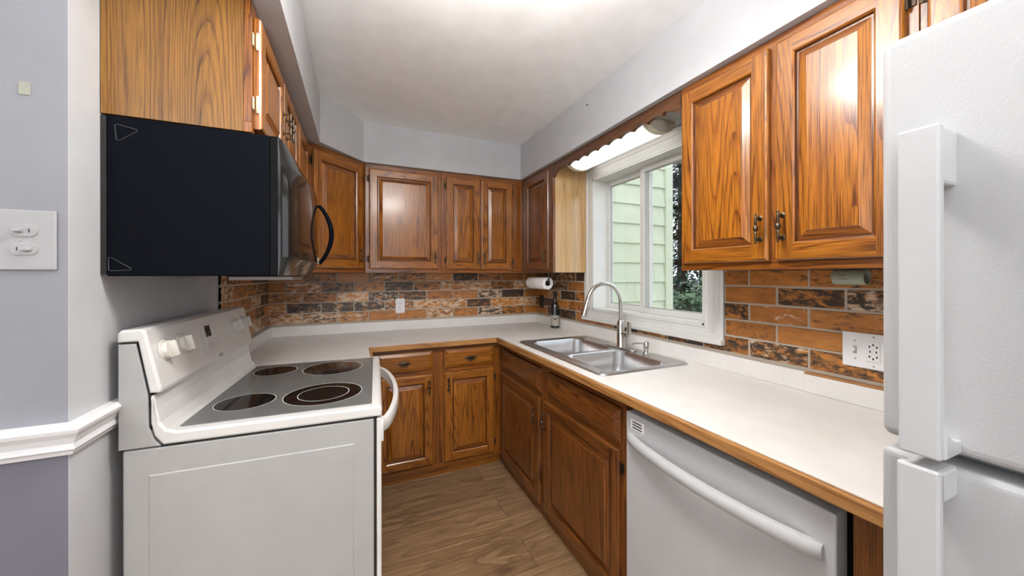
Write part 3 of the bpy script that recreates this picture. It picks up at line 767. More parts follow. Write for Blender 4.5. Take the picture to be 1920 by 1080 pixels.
# faucet
fx, fy, fz = 1.452, 1.712, CZ + 0.0045
root = thing('faucet', 'brushed nickel gooseneck pull-down faucet standing behind the sink', 'faucet', (fx, fy, fz))
mb = MB(); mb.prism(rrect(-0.028, 0.028, -0.125, 0.125, 0.027), 'z', 0.0, 0.006, bevel=0.002); mb.build('deck_plate', 'brushed_nickel', root)
mb = MB(); mb.lathe([(0.027, 0.006), (0.027, 0.010), (0.0235, 0.014), (0.0230, 0.135), (0.021, 0.152), (0.0135, 0.165), (0.0, 0.166)], n=28); mb.build('body', 'brushed_nickel', root)
mb = MB(); Rr = 0.120; zc_ = 0.265; pts = [(0, 0, 0.15), (0, 0, 0.20), (0, 0, zc_)]
for k in range(1, 25):
    a = math.radians(7.0 * k); pts.append((-Rr + Rr * math.cos(a), 0, zc_ + Rr * math.sin(a)))
mb.tube(pts, 0.0118, 16); mb.build('spout', 'brushed_nickel', root)
ex = Vector(pts[-1]); dr = (Vector(pts[-1]) - Vector(pts[-2])).normalized(); dr = (dr + Vector((-0.05, 0, 0))).normalized()
mb = MB(); mb.lathe([(0.0125, -0.004), (0.0135, 0.0), (0.0135, 0.018), (0.0165, 0.035), (0.0185, 0.085), (0.0170, 0.095), (0.0, 0.096)], ex, dr, 20); sp = mb.build('spray_head', 'brushed_nickel', root)
mb = MB(); mb.box(-0.0045, 0.0045, -0.004, 0.004, 0.030, 0.075, bevel=0.002, M=Matrix.Translation(ex) @ Vector((0, 0, 1)).rotation_difference(dr).to_matrix().to_4x4() @ Matrix.Translation((-0.0170, 0, 0))); mb.build('spray_button', 'spray_black', sp)
mb = MB(); mb.lathe([(0.0, -0.002), (0.0155, 0.0), (0.0155, 0.045), (0.013, 0.050), (0.0, 0.051)], (0, -0.018, 0.085), (0, -1, 0), 20)
mb.prism([(-0.052, 0.078), (-0.064, 0.078), (-0.082, 0.100), (-0.078, 0.160), (-0.070, 0.165), (-0.064, 0.158), (-0.058, 0.105)], 'x', -0.009, 0.009, bevel=0.003)
mb.build('lever', 'brushed_nickel', root)

root = thing('soap_dispenser', 'small brushed nickel soap dispenser pump to the right of the faucet', 'soap dispenser', (1.448, 1.502, fz))
mb = MB(); mb.lathe([(0.021, 0.0), (0.021, 0.004), (0.016, 0.008), (0.0115, 0.016), (0.0115, 0.028), (0.0155, 0.036), (0.0155, 0.064), (0.012, 0.068), (0.0, 0.0685)], n=22); mb.build('pump_body', 'brushed_nickel', root)
mb = MB(); mb.tube([(0, 0, 0.060), (-0.03, 0.006, 0.064), (-0.065, 0.014, 0.066), (-0.085, 0.018, 0.058)], [0.0055, 0.005, 0.0042, 0.0035], 10); mb.build('nozzle', 'brushed_nickel', root)

# ================================================================== RANGE
RA = math.radians(-2.5)
root = thing('kitchen_range', 'white freestanding electric range with smooth grey glass cooktop', 'stove', (0.068, 1.228, 0), RA)
RW = 0.765
mb = MB(); mb.box(-0.632, -0.020, 0.004, RW - 0.004, 0.02, 0.893, bevel=0.004)
# embossed side rectangle
for side in (0,):
    yy = 0.004
    a0, a1, b0, b1 = -0.580, -0.078, 0.06, 0.823
    t = 0.0025
    bm = bmesh.new(); P0 = [(a0, b0), (a1, b0), (a1, b1), (a0, b1)]
    lp = []
    for ins, d in ((0, 0.0002), (0.0035, -0.0016), (0.008, -0.0016)):
        lp.append([bm.verts.new((x + (ins if x == a0 else -ins), yy + d, z + (ins if z == b0 else -ins))) for x, z in P0])
    for A, B in zip(lp, lp[1:]):
        for k in range(4): bm.faces.new((A[k], A[(k + 1) % 4], B[(k + 1) % 4], B[k]))
    bm.faces.new(lp[-1]); bmesh.ops.recalc_face_normals(bm, faces=bm.faces[:]); mb.add_bm(bm)
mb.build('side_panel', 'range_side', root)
mb = MB(); mb.box(-0.024, -0.014, 0.010, RW - 0.010, 0.02, 0.895); mb.box(-0.555, -0.02, 0.006, RW - 0.006, 0.893, 0.900); mb.build('seam_gap', 'gap_black', root)
# cooktop moulding with raised back
prof = [(0.004, 0.899), (0.005, 0.920), (0.001, 0.930), (-0.006, 0.934), (-0.026, 0.934), (-0.028, 0.932), (-0.520, 0.932), (-0.540, 0.940), (-0.554, 0.960), (-0.563, 1.000), (-0.567, 1.033), (-0.574, 1.033), (-0.574, 0.960), (-0.566, 0.925), (-0.548, 0.899)]
mb = MB(); mb.prism(prof, 'y', 0.0, RW, bevel=0.006); ck = mb.build('cooktop', 'range_white', root)
mb = MB(); mb.box(-0.531, -0.026, 0.032, RW - 0.032, 0.930, 0.9345, bevel=0.0006, seg=1); gl_ = mb.build('glass_top', 'cooktop_glass', root)
def disc(x, y, r, name):
    mb = MB(); mb.lathe([(r, 0.9346), (r, 0.9350), (0.0, 0.9350)], (x, y, 0), n=64, smooth=False); o = mb.build(name, 'burner_black', gl_); return o
def ringm(x, y, r):
    mb = MB(); n = 72; w2 = 0.0011
    bm = bmesh.new()
    A = [bm.verts.new((x + (r - w2) * math.cos(2 * PI * k / n), y + (r - w2) * math.sin(2 * PI * k / n), 0.9354)) for k in range(n)]
    B = [bm.verts.new((x + (r + w2) * math.cos(2 * PI * k / n), y + (r + w2) * math.sin(2 * PI * k / n), 0.9354)) for k in range(n)]
    for k in range(n): bm.faces.new((A[k], B[k], B[(k + 1) % n], A[(k + 1) % n]))
    mb.add_bm(bm); mb.build('burner_ring', 'ring_white', gl_)
for (x, y, r, r2) in ((-0.186, 0.196, 0.124, 0.081), (-0.417, 0.194, 0.084, None), (-0.424, 0.608, 0.081, None), (-0.194, 0.575, 0.120, None)):
    disc(x, y, r, 'burner'); ringm(x, y, r)
    if r2: ringm(x, y, r2)
# backguard base and console
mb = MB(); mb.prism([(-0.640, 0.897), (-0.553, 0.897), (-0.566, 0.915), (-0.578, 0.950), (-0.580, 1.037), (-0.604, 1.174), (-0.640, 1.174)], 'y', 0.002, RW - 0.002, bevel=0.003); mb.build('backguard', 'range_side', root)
mb = MB(); mb.prism([(-0.575, 0.94), (-0.575, 1.042), (-0.604, 1.178), (-0.636, 1.178), (-0.636, 0.94)], 'y', 0.006, RW - 0.006); mb.build('backguard_gap', 'gap_black', root)
mb = MB(); mb.prism([(-0.641, 1.179), (-0.641, 1.203), (-0.634, 1.211), (-0.594, 1.213), (-0.584, 1.206), (-0.552, 1.050), (-0.553, 1.041), (-0.560, 1.039), (-0.576, 1.041), (-0.600, 1.179)], 'y', 0.0, RW, bevel=0.006); cp = mb.build('control_panel', 'range_white', root)
nrm = Vector((0.156, 0, 0.032)).normalized(); tz = Vector((-0.032, 0, 0.156)).normalized()
def on_panel(y, s, off=0.0):   # s: 0 at bottom of the slanted face .. 1 at the top
    return Vector((-0.552, y, 1.050)).lerp(Vector((-0.584, y, 1.206)), s) + nrm * off
FP = Matrix((Vector((0, 1, 0)), tz, nrm)).transposed().to_4x4()   # local x->y axis, y->up the panel, z->out
def PM(y, s, off=0.0): m_ = FP.copy(); m_.translation = on_panel(y, s, off); return m_
for y in (0.064, 0.160, 0.604, 0.700):
    mb = MB(); mb.lathe([(0.0300, 0.0), (0.0290, 0.003), (0.0255, 0.004), (0.0250, 0.012), (0.0235, 0.015), (0.0, 0.015)], (0, 0, 0), n=32, M=PM(y, 0.60))
    mb.box(-0.005, 0.005, -0.0235, 0.0235, 0.008, 0.031, bevel=0.004, M=PM(y, 0.60) @ Matrix.Rotation(math.radians(8), 4, 'Z'))
    k_ = mb.build('knob', 'knob_cream', cp)
    mb = MB(); mb.tube([PM(y, 0.60, 0.0004) @ Vector((0.0345 * math.cos(math.radians(a)), 0.0345 * math.sin(math.radians(a)), 0)) for a in range(-30, 211, 12)], 0.0005, 5); mb.build('dial_scale', 'mark_grey', cp)
# display block
mb = MB()
for (a, b2, c2, d2) in ((-0.062, 0.062, 0.052, 0.0532), (-0.062, 0.062, -0.0532, -0.052), (-0.062, -0.0608, -0.052, 0.052), (0.0608, 0.062, -0.052, 0.052)): mb.box(a, b2, c2, d2, 0.0, 0.0006, M=PM(0.352, 0.52))
for r_ in range(4):
    for c_ in (-0.050, 0.032, 0.048): mb.box(c_ - 0.005, c_ + 0.005, 0.036 - r_ * 0.024, 0.0385 - r_ * 0.024, 0.0, 0.0005, M=PM(0.352, 0.52))
for r_ in range(4):
    for c_ in range(6): mb.box(-0.026 + c_ * 0.0085, -0.0205 + c_ * 0.0085, -0.020 - r_ * 0.007, -0.0165 - r_ * 0.007, 0.0, 0.0005, M=PM(0.352, 0.52))
mb.build('button_panel', 'mark_grey', cp)
mb = MB(); mb.box(-0.024, 0.016, 0.006, 0.046, 0.0, 0.0012, bevel=0.0004, seg=1, M=PM(0.352, 0.52)); mb.build('display', 'burner_black', cp)
mb = MB(); mb.tube([PM(0.405, 0.055, 0.0008) @ Vector((0.016 * math.cos(2 * PI * k / 32), 0.0085 * math.sin(2 * PI * k / 32), 0)) for k in range(32)], 0.0011, 6, closed=True)
mb.tube([PM(0.405, 0.055, 0.0008) @ Vector(p) for p in ((-0.011, -0.004, 0), (-0.008, 0.004, 0), (-0.004, -0.002, 0), (0.0, 0.004, 0), (0.003, -0.003, 0), (0.007, 0.004, 0), (0.011, -0.003, 0))], 0.0012, 6)
mb.build('logo', 'mark_grey', cp)
# oven door, drawer, handle
mb = MB(); mb.box(-0.012, 0.003, 0.003, RW - 0.003, 0.235, 0.893, bevel=0.004); od = mb.build('oven_door', 'range_white', root)
mb = MB(); mb.box(0.0025, 0.0042, 0.13, RW - 0.13, 0.40, 0.74, bevel=0.0006, seg=1); mb.build('oven_window', 'burner_black', od)
mb = MB(); mb.box(-0.012, 0.003, 0.003, RW - 0.003, 0.06, 0.228, bevel=0.004); mb.build('storage_drawer', 'range_white', root)
mb = MB(); pts = []
def hbow(t): return 0.004 + 0.068 * math.sin(PI * t) ** 0.55
n = 28
bm = bmesh.new(); R_ = []
for k in range(n + 1):
    t = k / n; y = 0.020 + t * (RW - 0.040); xo = hbow(t); th = 0.016
    R_.append([bm.verts.new((xo, y, 0.838)), bm.verts.new((xo + 0.004, y, 0.846)), bm.verts.new((xo + 0.004, y, 0.872)), bm.verts.new((xo, y, 0.880)), bm.verts.new((max(xo - th, 0.0), y, 0.880)), bm.verts.new((max(xo - th, 0.0), y, 0.838))])
for A, B in zip(R_, R_[1:]):
    for j in range(6): bm.faces.new((A[j], A[(j + 1) % 6], B[(j + 1) % 6], B[j]))
bm.faces.new(R_[0]); bm.faces.new(R_[-1][::-1]); bmesh.ops.recalc_face_normals(bm, faces=bm.faces[:])
mb.add_bm(bm, smooth=True)
mb.box(-0.002, 0.010, 0.003, 0.045, 0.815, 0.885, bevel=0.003); mb.box(-0.002, 0.010, RW - 0.045, RW - 0.003, 0.815, 0.885, bevel=0.003)
mb.build('handle', 'range_white', od)
for x in (-0.57, -0.08):
    for y in (0.05, RW - 0.05): mb = MB(); mb.lathe([(0.02, 0.0), (0.02, 0.008), (0.012, 0.010), (0.012, 0.022)], (x, y, 0), n=14); mb.build('leveling_foot', 'gap_black', root)

# ================================================================== MICROWAVE
MY0, MY1, MZ0, MZ1 = 1.2365, 1.9955, 1.3525, 1.7620
root = thing('microwave', 'black over-the-range microwave with arched handle mounted above the stove', 'microwave', (XL, MY0, MZ0))
ox = Vector((XL, MY0, MZ0))
def mpart(mb, name, mat, par=None):
    o = mb.build(name, mat, par or root)
    if par is None: o.location = -ox
    return o
mb = MB(); mb.box(XL + 0.012, -0.234, MY0, MY1, MZ0, MZ1, bevel=0.003); mpart(mb, 'housing', 'micro_black')
mb = MB(); mb.box(-0.2335, -0.214, MY0 - 0.001, MY1 + 0.0005, MZ0 + 0.001, MZ1 - 0.001, bevel=0.002); mpart(mb, 'front_frame', 'micro_trim')
def mfront(t): return math.sin(PI * min(max(t, 0.0), 1)) ** 0.42
def front(y0, y1, name):
    mb = MB(); ny = 40
    zp = [(MZ0 + 0.001, 0.018), (MZ0 + 0.050, 0.058), (MZ0 + 0.058, 0.062), (MZ1 - 0.085, 0.062), (MZ1 - 0.075, 0.058), (MZ1 - 0.001, 0.014)]
    bm = bmesh.new(); rows = []
    for i in range(ny + 1):
        y = y0 + (y1 - y0) * i / ny; t = (y - MY0) / (MY1 - MY0); bul = mfront(t)
        r = [bm.verts.new((-0.2138, y, MZ0 + 0.001))] + [bm.verts.new((-0.2136 + x * bul, y, z)) for k, (z, x) in enumerate(zp)] + [bm.verts.new((-0.2138, y, MZ1 - 0.001))]
        rows.append(r)
    for A, B in zip(rows, rows[1:]):
        for j in range(len(A)): j2 = (j + 1) % len(A); bm.faces.new((A[j], A[j2], B[j2], B[j]))
    bm.faces.new(rows[0]); bm.faces.new(rows[-1][::-1]); bmesh.ops.recalc_face_normals(bm, faces=bm.faces[:])
    mb.add_bm(bm, smooth=True); return mpart(mb, name, 'micro_gloss')
md = front(MY0 + 0.001, 1.795, 'door'); mc = front(1.798, MY1 - 0.001, 'control_panel')
# arched handle
mb = MB(); pts = []
for k in range(21):
    t = k / 20; a = math.sin(PI * t); pts.append((-0.152 + 0.050 * a ** 0.8, 1.752 - 0.018 * a, MZ0 + 0.052 + t * 0.250))
mb.tube(pts, [0.010 - 0.0025 * abs(2 * k / 20 - 1) for k in range(21)], 10); mb.build('handle', 'micro_black', md)
mb = MB()
for r_ in range(3):
    for c_ in range(5): mb.box(-0.1522, -0.1508, 1.690 + c_ * 0.011, 1.697 + c_ * 0.011, MZ0 + 0.052 + r_ * 0.009, MZ0 + 0.056 + r_ * 0.009)
mb.build('door_lettering', 'ring_white', md)
for r_ in range(6):
    mb = MB()
    for c_ in range(3):
        yy = 1.835 + c_ * 0.045; xx = -0.2138 + 0.062 * mfront((yy + 0.030 - MY0) / (MY1 - MY0))
        mb.box(xx, xx + 0.0015, yy, yy + 0.030, MZ0 + 0.08 + r_ * 0.03, MZ0 + 0.086 + r_ * 0.03)
    mb.build('keypad_row', 'mark_grey', mc)
# stamped triangles on the near side
def tri(pts3):
    mb = MB(); mb.tube([(x, MY0 - 0.0003, z) for x, z in pts3], 0.0013, 6, closed=True)
    mpart(mb, 'stamped_triangle', 'micro_line')
tri([(-0.566, 1.738), (-0.562, 1.740), (-0.524, 1.732), (-0.523, 1.728), (-0.556, 1.700), (-0.563, 1.700)])
tri([(-0.578, 1.400), (-0.574, 1.400), (-0.535, 1.372), (-0.536, 1.368), (-0.574, 1.366), (-0.578, 1.368)])
mb = MB(); mb.box(-0.42, -0.222, 1.56, 1.80, MZ0 - 0.016, MZ0 - 0.0005, bevel=0.004); mpart(mb, 'grease_filter', 'filter_metal')
mb = MB(); mb.box(XL + 0.0005, XL + 0.0115, MY0 + 0.001, MY1, MZ0 + 0.004, MZ1 - 0.004); mpart(mb, 'mounting_plate', 'gap_black')

# ================================================================== DISHWASHER
root = thing('dishwasher', 'white built-in dishwasher with long bowed handle beside the sink cabinet', 'dishwasher', (0.925, 0.74, 0))
ox = Vector((0.925, 0.74, 0))
def dpart(mb, name, mat, par=None):
    o = mb.build(name, mat, par or root)
    if par is None: o.location = -ox
    return o
mb = MB(); mb.box(0.974, 1.50, 0.424, 1.066, 0.10, 0.868); mb.box(1.02, 1.5, 0.43, 1.06, 0.005, 0.10); dpart(mb, 'tub', 'gap_black')
mb = MB()
def dwf(u, v): return (0.925 - 0.004 * math.sin(PI * u), 0.421 + u * 0.642, 0.115 + v * 0.730)
mb.box(0.926, 0.972, 0.421, 1.063, 0.115, 0.845, bevel=0.004); dw = dpart(mb, 'door', 'appliance_white')
mb = MB(); mb.box(0.985, 1.0, 0.43, 1.06, 0.005, 0.105); dpart(mb, 'kick_plate', 'gap_black')
bm = bmesh.new(); R_ = []; n = 32
for k in range(n + 1):
    t = k / n; y = 1.048 - t * 0.605; bo = 0.046 * math.sin(PI * t) ** 0.62; x = 0.925 - bo; z = 0.752
    x_in = min(x + 0.013, 0.930)
    R_.append([bm.verts.new(p) for p in ((x - 0.008, y, z - 0.012), (x - 0.010, y, z), (x - 0.008, y, z + 0.012), (x - 0.002, y, z + 0.018), (x_in, y, z + 0.018), (x_in, y, z - 0.018), (x - 0.002, y, z - 0.018))])
for A, B in zip(R_, R_[1:]):
    for j in range(7): bm.faces.new((A[j], A[(j + 1) % 7], B[(j + 1) % 7], B[j]))
bm.faces.new(R_[0]); bm.faces.new(R_[-1][::-1]); bmesh.ops.recalc_face_normals(bm, faces=bm.faces[:])
mb = MB(); mb.add_bm(bm, smooth=True); mb.build('handle', 'appliance_white', dw)
mb = MB(); mb.box(0.9250, 0.9265, 0.972, 1.038, 0.789, 0.826, bevel=0.0005, seg=1); v_ = mb.build('vent_plate', 'plate_white', dw)
mb = MB()
for z in (0.797, 0.807, 0.817): mb.box(0.9243, 0.9262, 0.982, 1.028, z - 0.002, z + 0.002)
mb.build('vent_slots', 'slot_black', v_)

# ================================================================== REFRIGERATOR
XF, YF, YN = 0.677, 0.257, -0.50
root = thing('refrigerator', 'white top-freezer refrigerator with pebbled doors and long handles', 'refrigerator', (1.05, -0.12, 0))
ox = Vector((1.05, -0.12, 0))
def fpart(mb, name, mat):
    o = mb.build(name, mat, root); o.location = -ox; return o
mb = MB(); mb.box(XF + 0.066, 1.43, YN + 0.004, YF - 0.004, 0.03, 1.672, bevel=0.006); fpart(mb, 'body', 'fridge_enamel')
mb = MB(); mb.box(XF + 0.055, XF + 0.067, YN + 0.012, YF - 0.012, 0.06, 1.665); fpart(mb, 'door_gasket', 'mark_grey')
mb = MB(); mb.box(XF, XF + 0.056, YN, YF, 1.130, 1.677, bevel=0.012, seg=4); fd = fpart(mb, 'freezer_door', 'fridge_enamel')
mb = MB(); mb.box(XF, XF + 0.056, YN, YF, 0.085, 1.114, bevel=0.010, seg=4); ld = fpart(mb, 'fridge_door', 'fridge_enamel')
mb = MB(); mb.box(XF + 0.03, 1.40, YN + 0.02, YF - 0.02, 0.004, 0.080); fpart(mb, 'base_grille', 'gap_black')
hx0, hx1, hy0, hy1 = XF - 0.052, XF - 0.038, 0.185, 0.221
mb = MB(); mb.box(hx0, hx1, hy0, hy1, 1.133, 1.532, bevel=0.003)
mb.box(hx1 - 0.008, XF + 0.002, hy0 + 0.001, hy1 - 0.001, 1.462, 1.531, bevel=0.004)
mb.prism([(hx1 - 0.004, 1.134), (XF + 0.001, 1.134), (XF + 0.001, 1.150), (XF - 0.018, 1.152), (XF - 0.030, 1.160), (hx1 - 0.004, 1.175)], 'y', hy0 - 0.002, hy1, bevel=0.002)
mb.build('handle', 'appliance_white', fd)
mb = MB(); mb.box(hx0 + 0.001, hx1, hy0 + 0.001, hy1 + 0.002, 0.46, 1.1195, bevel=0.003)
mb.box(hx1 - 0.008, XF + 0.002, hy0 + 0.001, hy1, 1.080, 1.118, bevel=0.004); mb.box(hx1 - 0.008, XF + 0.002, hy0 + 0.001, hy1, 0.46, 0.53, bevel=0.004)
mb.build('handle', 'appliance_white', ld)

# ================================================================== LIGHTS IN THE ROOM
root = thing('fluorescent_light', 'glowing white fluorescent light fixture under the soffit above the window', 'light', (1.42, 1.74, ZS - 0.001))
def wrapP(r): return [(0.095 * math.cos(PI * k / 14) * r, -0.056 * math.sin(PI * k / 14) * r - 0.012) for k in range(15)]
mb = MB(); mb.prism(wrapP(0.96), 'y', -0.335, 0.345, smooth=True); mb.build('lens', 'lens_white', root)
for y0_, y1_ in ((-0.375, -0.335), (0.345, 0.385)):
    mb = MB(); mb.prism(wrapP(1.0), 'y', y0_, y1_, bevel=0.004); mb.build('end_cap', 'cap_cream', root)
mb = MB(); mb.box(-0.10, 0.10, -0.372, 0.382, -0.013, 0.0); mb.build('housing', 'cap_cream', root)
def bowl_light(label, x, y):
    root = thing('ceiling_light', label, 'light', (x, y, ZC - 0.001))
    mb = MB(); mb.lathe([(0.065, 0.0), (0.065, -0.012), (0.012, -0.020), (0.010, -0.180), (0.0, -0.180)], n=32); mb.build('canopy', 'brushed_nickel', root)
    mb = MB(); mb.lathe([(r, z - 0.09) for r, z in [(0.175, -0.090), (0.172, -0.096), (0.160, -0.125), (0.125, -0.155), (0.065, -0.172), (0.012, -0.176), (0.012, -0.170), (0.065, -0.166), (0.120, -0.150), (0.155, -0.121), (0.168, -0.092)]], n=40)
    mb.build('glass_bowl', 'dome_glass', root)
bowl_light('frosted glass bowl ceiling light over the kitchen floor', 0.36, 0.80)
bowl_light('unseen bowl ceiling light added in the room behind the kitchen for brightness', -1.3, -1.4)  # second bowl light, added out of view to brighten the ceiling

root = thing('added_uplighter', 'unseen uplighter floor lamp added behind the camera to brighten the ceiling', 'lamp', (-0.25, -1.05, 0.0))  # lamp body invented to carry the added uplight
mb = MB(); mb.lathe([(0.15, 0.0), (0.15, 0.012), (0.02, 0.025), (0.011, 0.04), (0.011, 1.14), (0.0, 1.14)], n=32); mb.build('stand', 'brushed_nickel', root)
mb = MB(); mb.lathe([(0.011, 1.13), (0.10, 1.16), (0.20, 1.24), (0.255, 1.30), (0.250, 1.30), (0.195, 1.244), (0.0, 1.244)], n=36); mb.build('shade', 'appliance_white', root)

# ================================================================== SMALL THINGS
# paper towel roll under the corner cabinet
px, pz = 1.345, 1.292
root = thing('paper_towel_holder', 'black under-cabinet paper towel holder in the right corner', 'holder', (px, 2.56, ZU - 0.001))
mb = MB()
for y in (2.400, 2.728):
    mb.box(-0.005, 0.005, y - 2.56 - 0.002, y - 2.56 + 0.002, -0.090, 0.0, bevel=0.001, seg=1)
mb.tube([(0, -0.162, -0.080), (0, 0.170, -0.080)], 0.008, 10); mb.box(-0.015, 0.015, -0.162, 0.170, -0.003, 0.0)
mb.build('bracket', 'spray_black', root)
mb = MB(); mb.lathe([(0.0215, 0.0), (0.0465, 0.0), (0.0475, 0.002), (0.0475, 0.288), (0.0465, 0.290), (0.0215, 0.290), (0.0215, 0.0)], (px, 2.416, pz - 0.001), (0, 1, 0), 32)
o = mb.build('paper_towel_roll', 'paper'); tag(o, 'white paper towel roll hanging under the right corner cabinet', 'paper towel')
# wine bottle
root = thing('wine_bottle', 'dark wine bottle with cream label standing in the counter corner', 'bottle', (1.508, 2.588, CZ + 0.0005))
mb = MB(); mb.lathe([(0.0, 0.004), (0.030, 0.0), (0.0365, 0.004), (0.0370, 0.012), (0.0370, 0.170), (0.034, 0.188), (0.024, 0.208), (0.0165, 0.225), (0.0145, 0.245), (0.0140, 0.285), (0.0155, 0.287), (0.0155, 0.296), (0.013, 0.299), (0.0, 0.299)], n=32); mb.build('glass_body', 'bottle_glass', root)
mb = MB(); mb.lathe([(0.0150, 0.240), (0.0150, 0.285), (0.0162, 0.287), (0.0162, 0.297), (0.0, 0.3)], n=24); mb.build('capsule', 'slot_black', root)
fa = math.atan2(-2.588, -1.508)
mb = MB(); mb.grid(lambda u_, v_: (0.0374 * math.cos(fa + (u_ - 0.5) * 2.9), 0.0374 * math.sin(fa + (u_ - 0.5) * 2.9), 0.022 + v_ * 0.085), 20, 1, thick=0.0002); lb = mb.build('paper_label', 'label_paper', root)
mb = MB()
def lab(a, z): return (0.0380 * math.cos(fa + a), 0.0380 * math.sin(fa + a), z)
mb.tube([lab(-0.55, 0.092), lab(-0.3, 0.084), lab(-0.08, 0.078), lab(0, 0.070)], [0.0008, 0.0022, 0.0028, 0.0015], 6)
mb.tube([lab(0.55, 0.092), lab(0.3, 0.084), lab(0.08, 0.078), lab(0, 0.070)], [0.0008, 0.0022, 0.0028, 0.0015], 6)
mb.tube([lab(-0.25, 0.072), lab(0, 0.079), lab(0.25, 0.072)], [0.0008, 0.0022, 0.0008], 6)
mb.build('label_emblem', 'slot_black', lb)
# empty roll core under the right cabinet
root_m = Matrix.Translation((1.487, 0.678, 1.341))
mb = MB(); mb.lathe([(0.0195, 0.0), (0.0195, 0.084), (0.0250, 0.084), (0.0255, 0.082), (0.0255, 0.002), (0.0250, 0.0), (0.0195, 0.0)], (0, 0, 0), (0, -1, 0), 28)
o = mb.build('cardboard_tube', 'sage_plastic'); o.location = (1.487, 0.678, 1.3455); tag(o, 'sage green hollow tube hanging under the cabinet near the refrigerator', 'tube')
for i_, (yy, zz, s_) in enumerate(((-0.030, 0.006, 0.012), (-0.034, -0.006, 0.010))):
    a_ = math.atan2(zz, -math.sqrt(0.0256 ** 2 - zz ** 2)); 
    Mt = Matrix((Vector((0, -1, 0)), Vector((-math.sin(a_) * -1, 0, math.cos(a_) * -1)).normalized() * 1, Vector((math.cos(a_), 0, math.sin(a_))))).transposed().to_4x4()
    mk = MB()
    for c_ in range(4):
        for b_ in range(2): mk.box(-0.012 + c_ * 0.006, -0.008 + c_ * 0.006, -0.002 + 0.003 * b_, -0.001 + 0.003 * b_, -0.0001, 0.0003)
    k_ = mk.build('print_marks', 'gap_black', o); Mt.translation = Vector((0.0256 * math.cos(a_), yy, 0.0256 * math.sin(a_))); k_.matrix_local = Mt

# outlets / switches: local frame x right, z up, front towards -y
def plate(name, label, cat, loc, rotz, w, h, mat='plate_white'):
    r_ = thing(name, label, cat, loc, rotz)
    m_ = MB(); m_.box(-w / 2, w / 2, -0.006, 0.0, -h / 2, h / 2, bevel=0.0025); m_.build('cover_plate', mat, r_)
    return r_
def receptacle(r_, x, face='plate_white'):
    for z in (-0.020, 0.020):
        m_ = MB(); m_.prism([(x + 0.0165 * math.cos(a) if abs(math.cos(a)) < 0.8 else x + 0.0145 * math.copysign(1, math.cos(a)), z + 0.0145 * math.sin(a)) for a in [2 * PI * k / 24 for k in range(24)]], 'y', -0.0085, -0.0055); o_ = m_.build('socket', face, r_)
        m_ = MB(); m_.box(x - 0.0075, x - 0.0055, -0.0089, -0.008, z - 0.002, z + 0.006); m_.box(x + 0.0055, x + 0.0075, -0.0089, -0.008, z - 0.001, z + 0.005); m_.lathe([(0.0022, 0), (0.0022, 0.001), (0, 0.001)], (x, -0.008, z - 0.0065), (0, -1, 0), 8); m_.build('slots', 'slot_black', o_)
def screw(r_, x, z):
    m_ = MB(); m_.lathe([(0.0032, 0), (0.0026, 0.0014), (0, 0.0016)], (x, -0.006, z), (0, -1, 0), 12); m_.build('screw', 'mark_grey', r_)
r_ = plate('wall_outlet', 'white duplex outlet on the brick backsplash of the back wall', 'outlet', (0.318, YB - 0.0145, 1.108), 0, 0.072, 0.118); receptacle(r_, 0); screw(r_, 0, 0)
r_ = plate('wall_outlet', 'black outlet plate on bricks in the right corner behind the bottle', 'outlet', (XR - 0.0145, 2.925, 1.110), -PI / 2, 0.072, 0.118, 'slot_black'); receptacle(r_, 0, 'gap_black')
r_ = plate('switch_outlet_plate', 'white double plate with switch and outlet on bricks beside the refrigerator', 'switch', (XR - 0.0145, 0.632, 1.098), -PI / 2, 0.118, 0.118)
for z in (-0.030, 0.030): screw(r_, -0.024, z)
for z in (-0.048, 0.048): screw(r_, 0.024, z)
m_ = MB(); m_.box(-0.029, -0.019, -0.0075, -0.0055, -0.013, 0.013, bevel=0.0005, seg=1); t_ = m_.build('toggle_base', 'mark_grey', r_)
m_ = MB(); m_.box(-0.0275, -0.0205, -0.017, -0.006, -0.004, 0.010, bevel=0.001); m_.build('toggle', 'plate_white', t_)
m_ = MB(); m_.box(0.0075, 0.0405, -0.0085, -0.0055, -0.0335, 0.0335, bevel=0.001); t_ = m_.build('socket_insert', 'plate_white', r_)
m_ = MB()
for a, rr in ((0, 0.022), (45, 0.022), (90, 0.013), (135, 0.022), (180, 0.022), (225, 0.022), (270, 0.013), (315, 0.022)):
    x = 0.024 + 0.60 * rr * math.sin(math.radians(a)); z = rr * 1.05 * math.cos(math.radians(a)); m_.box(x - 0.0018, x + 0.0018, -0.0090, -0.0080, z - 0.0035, z + 0.0035)
m_.build('slots', 'slot_black', t_)
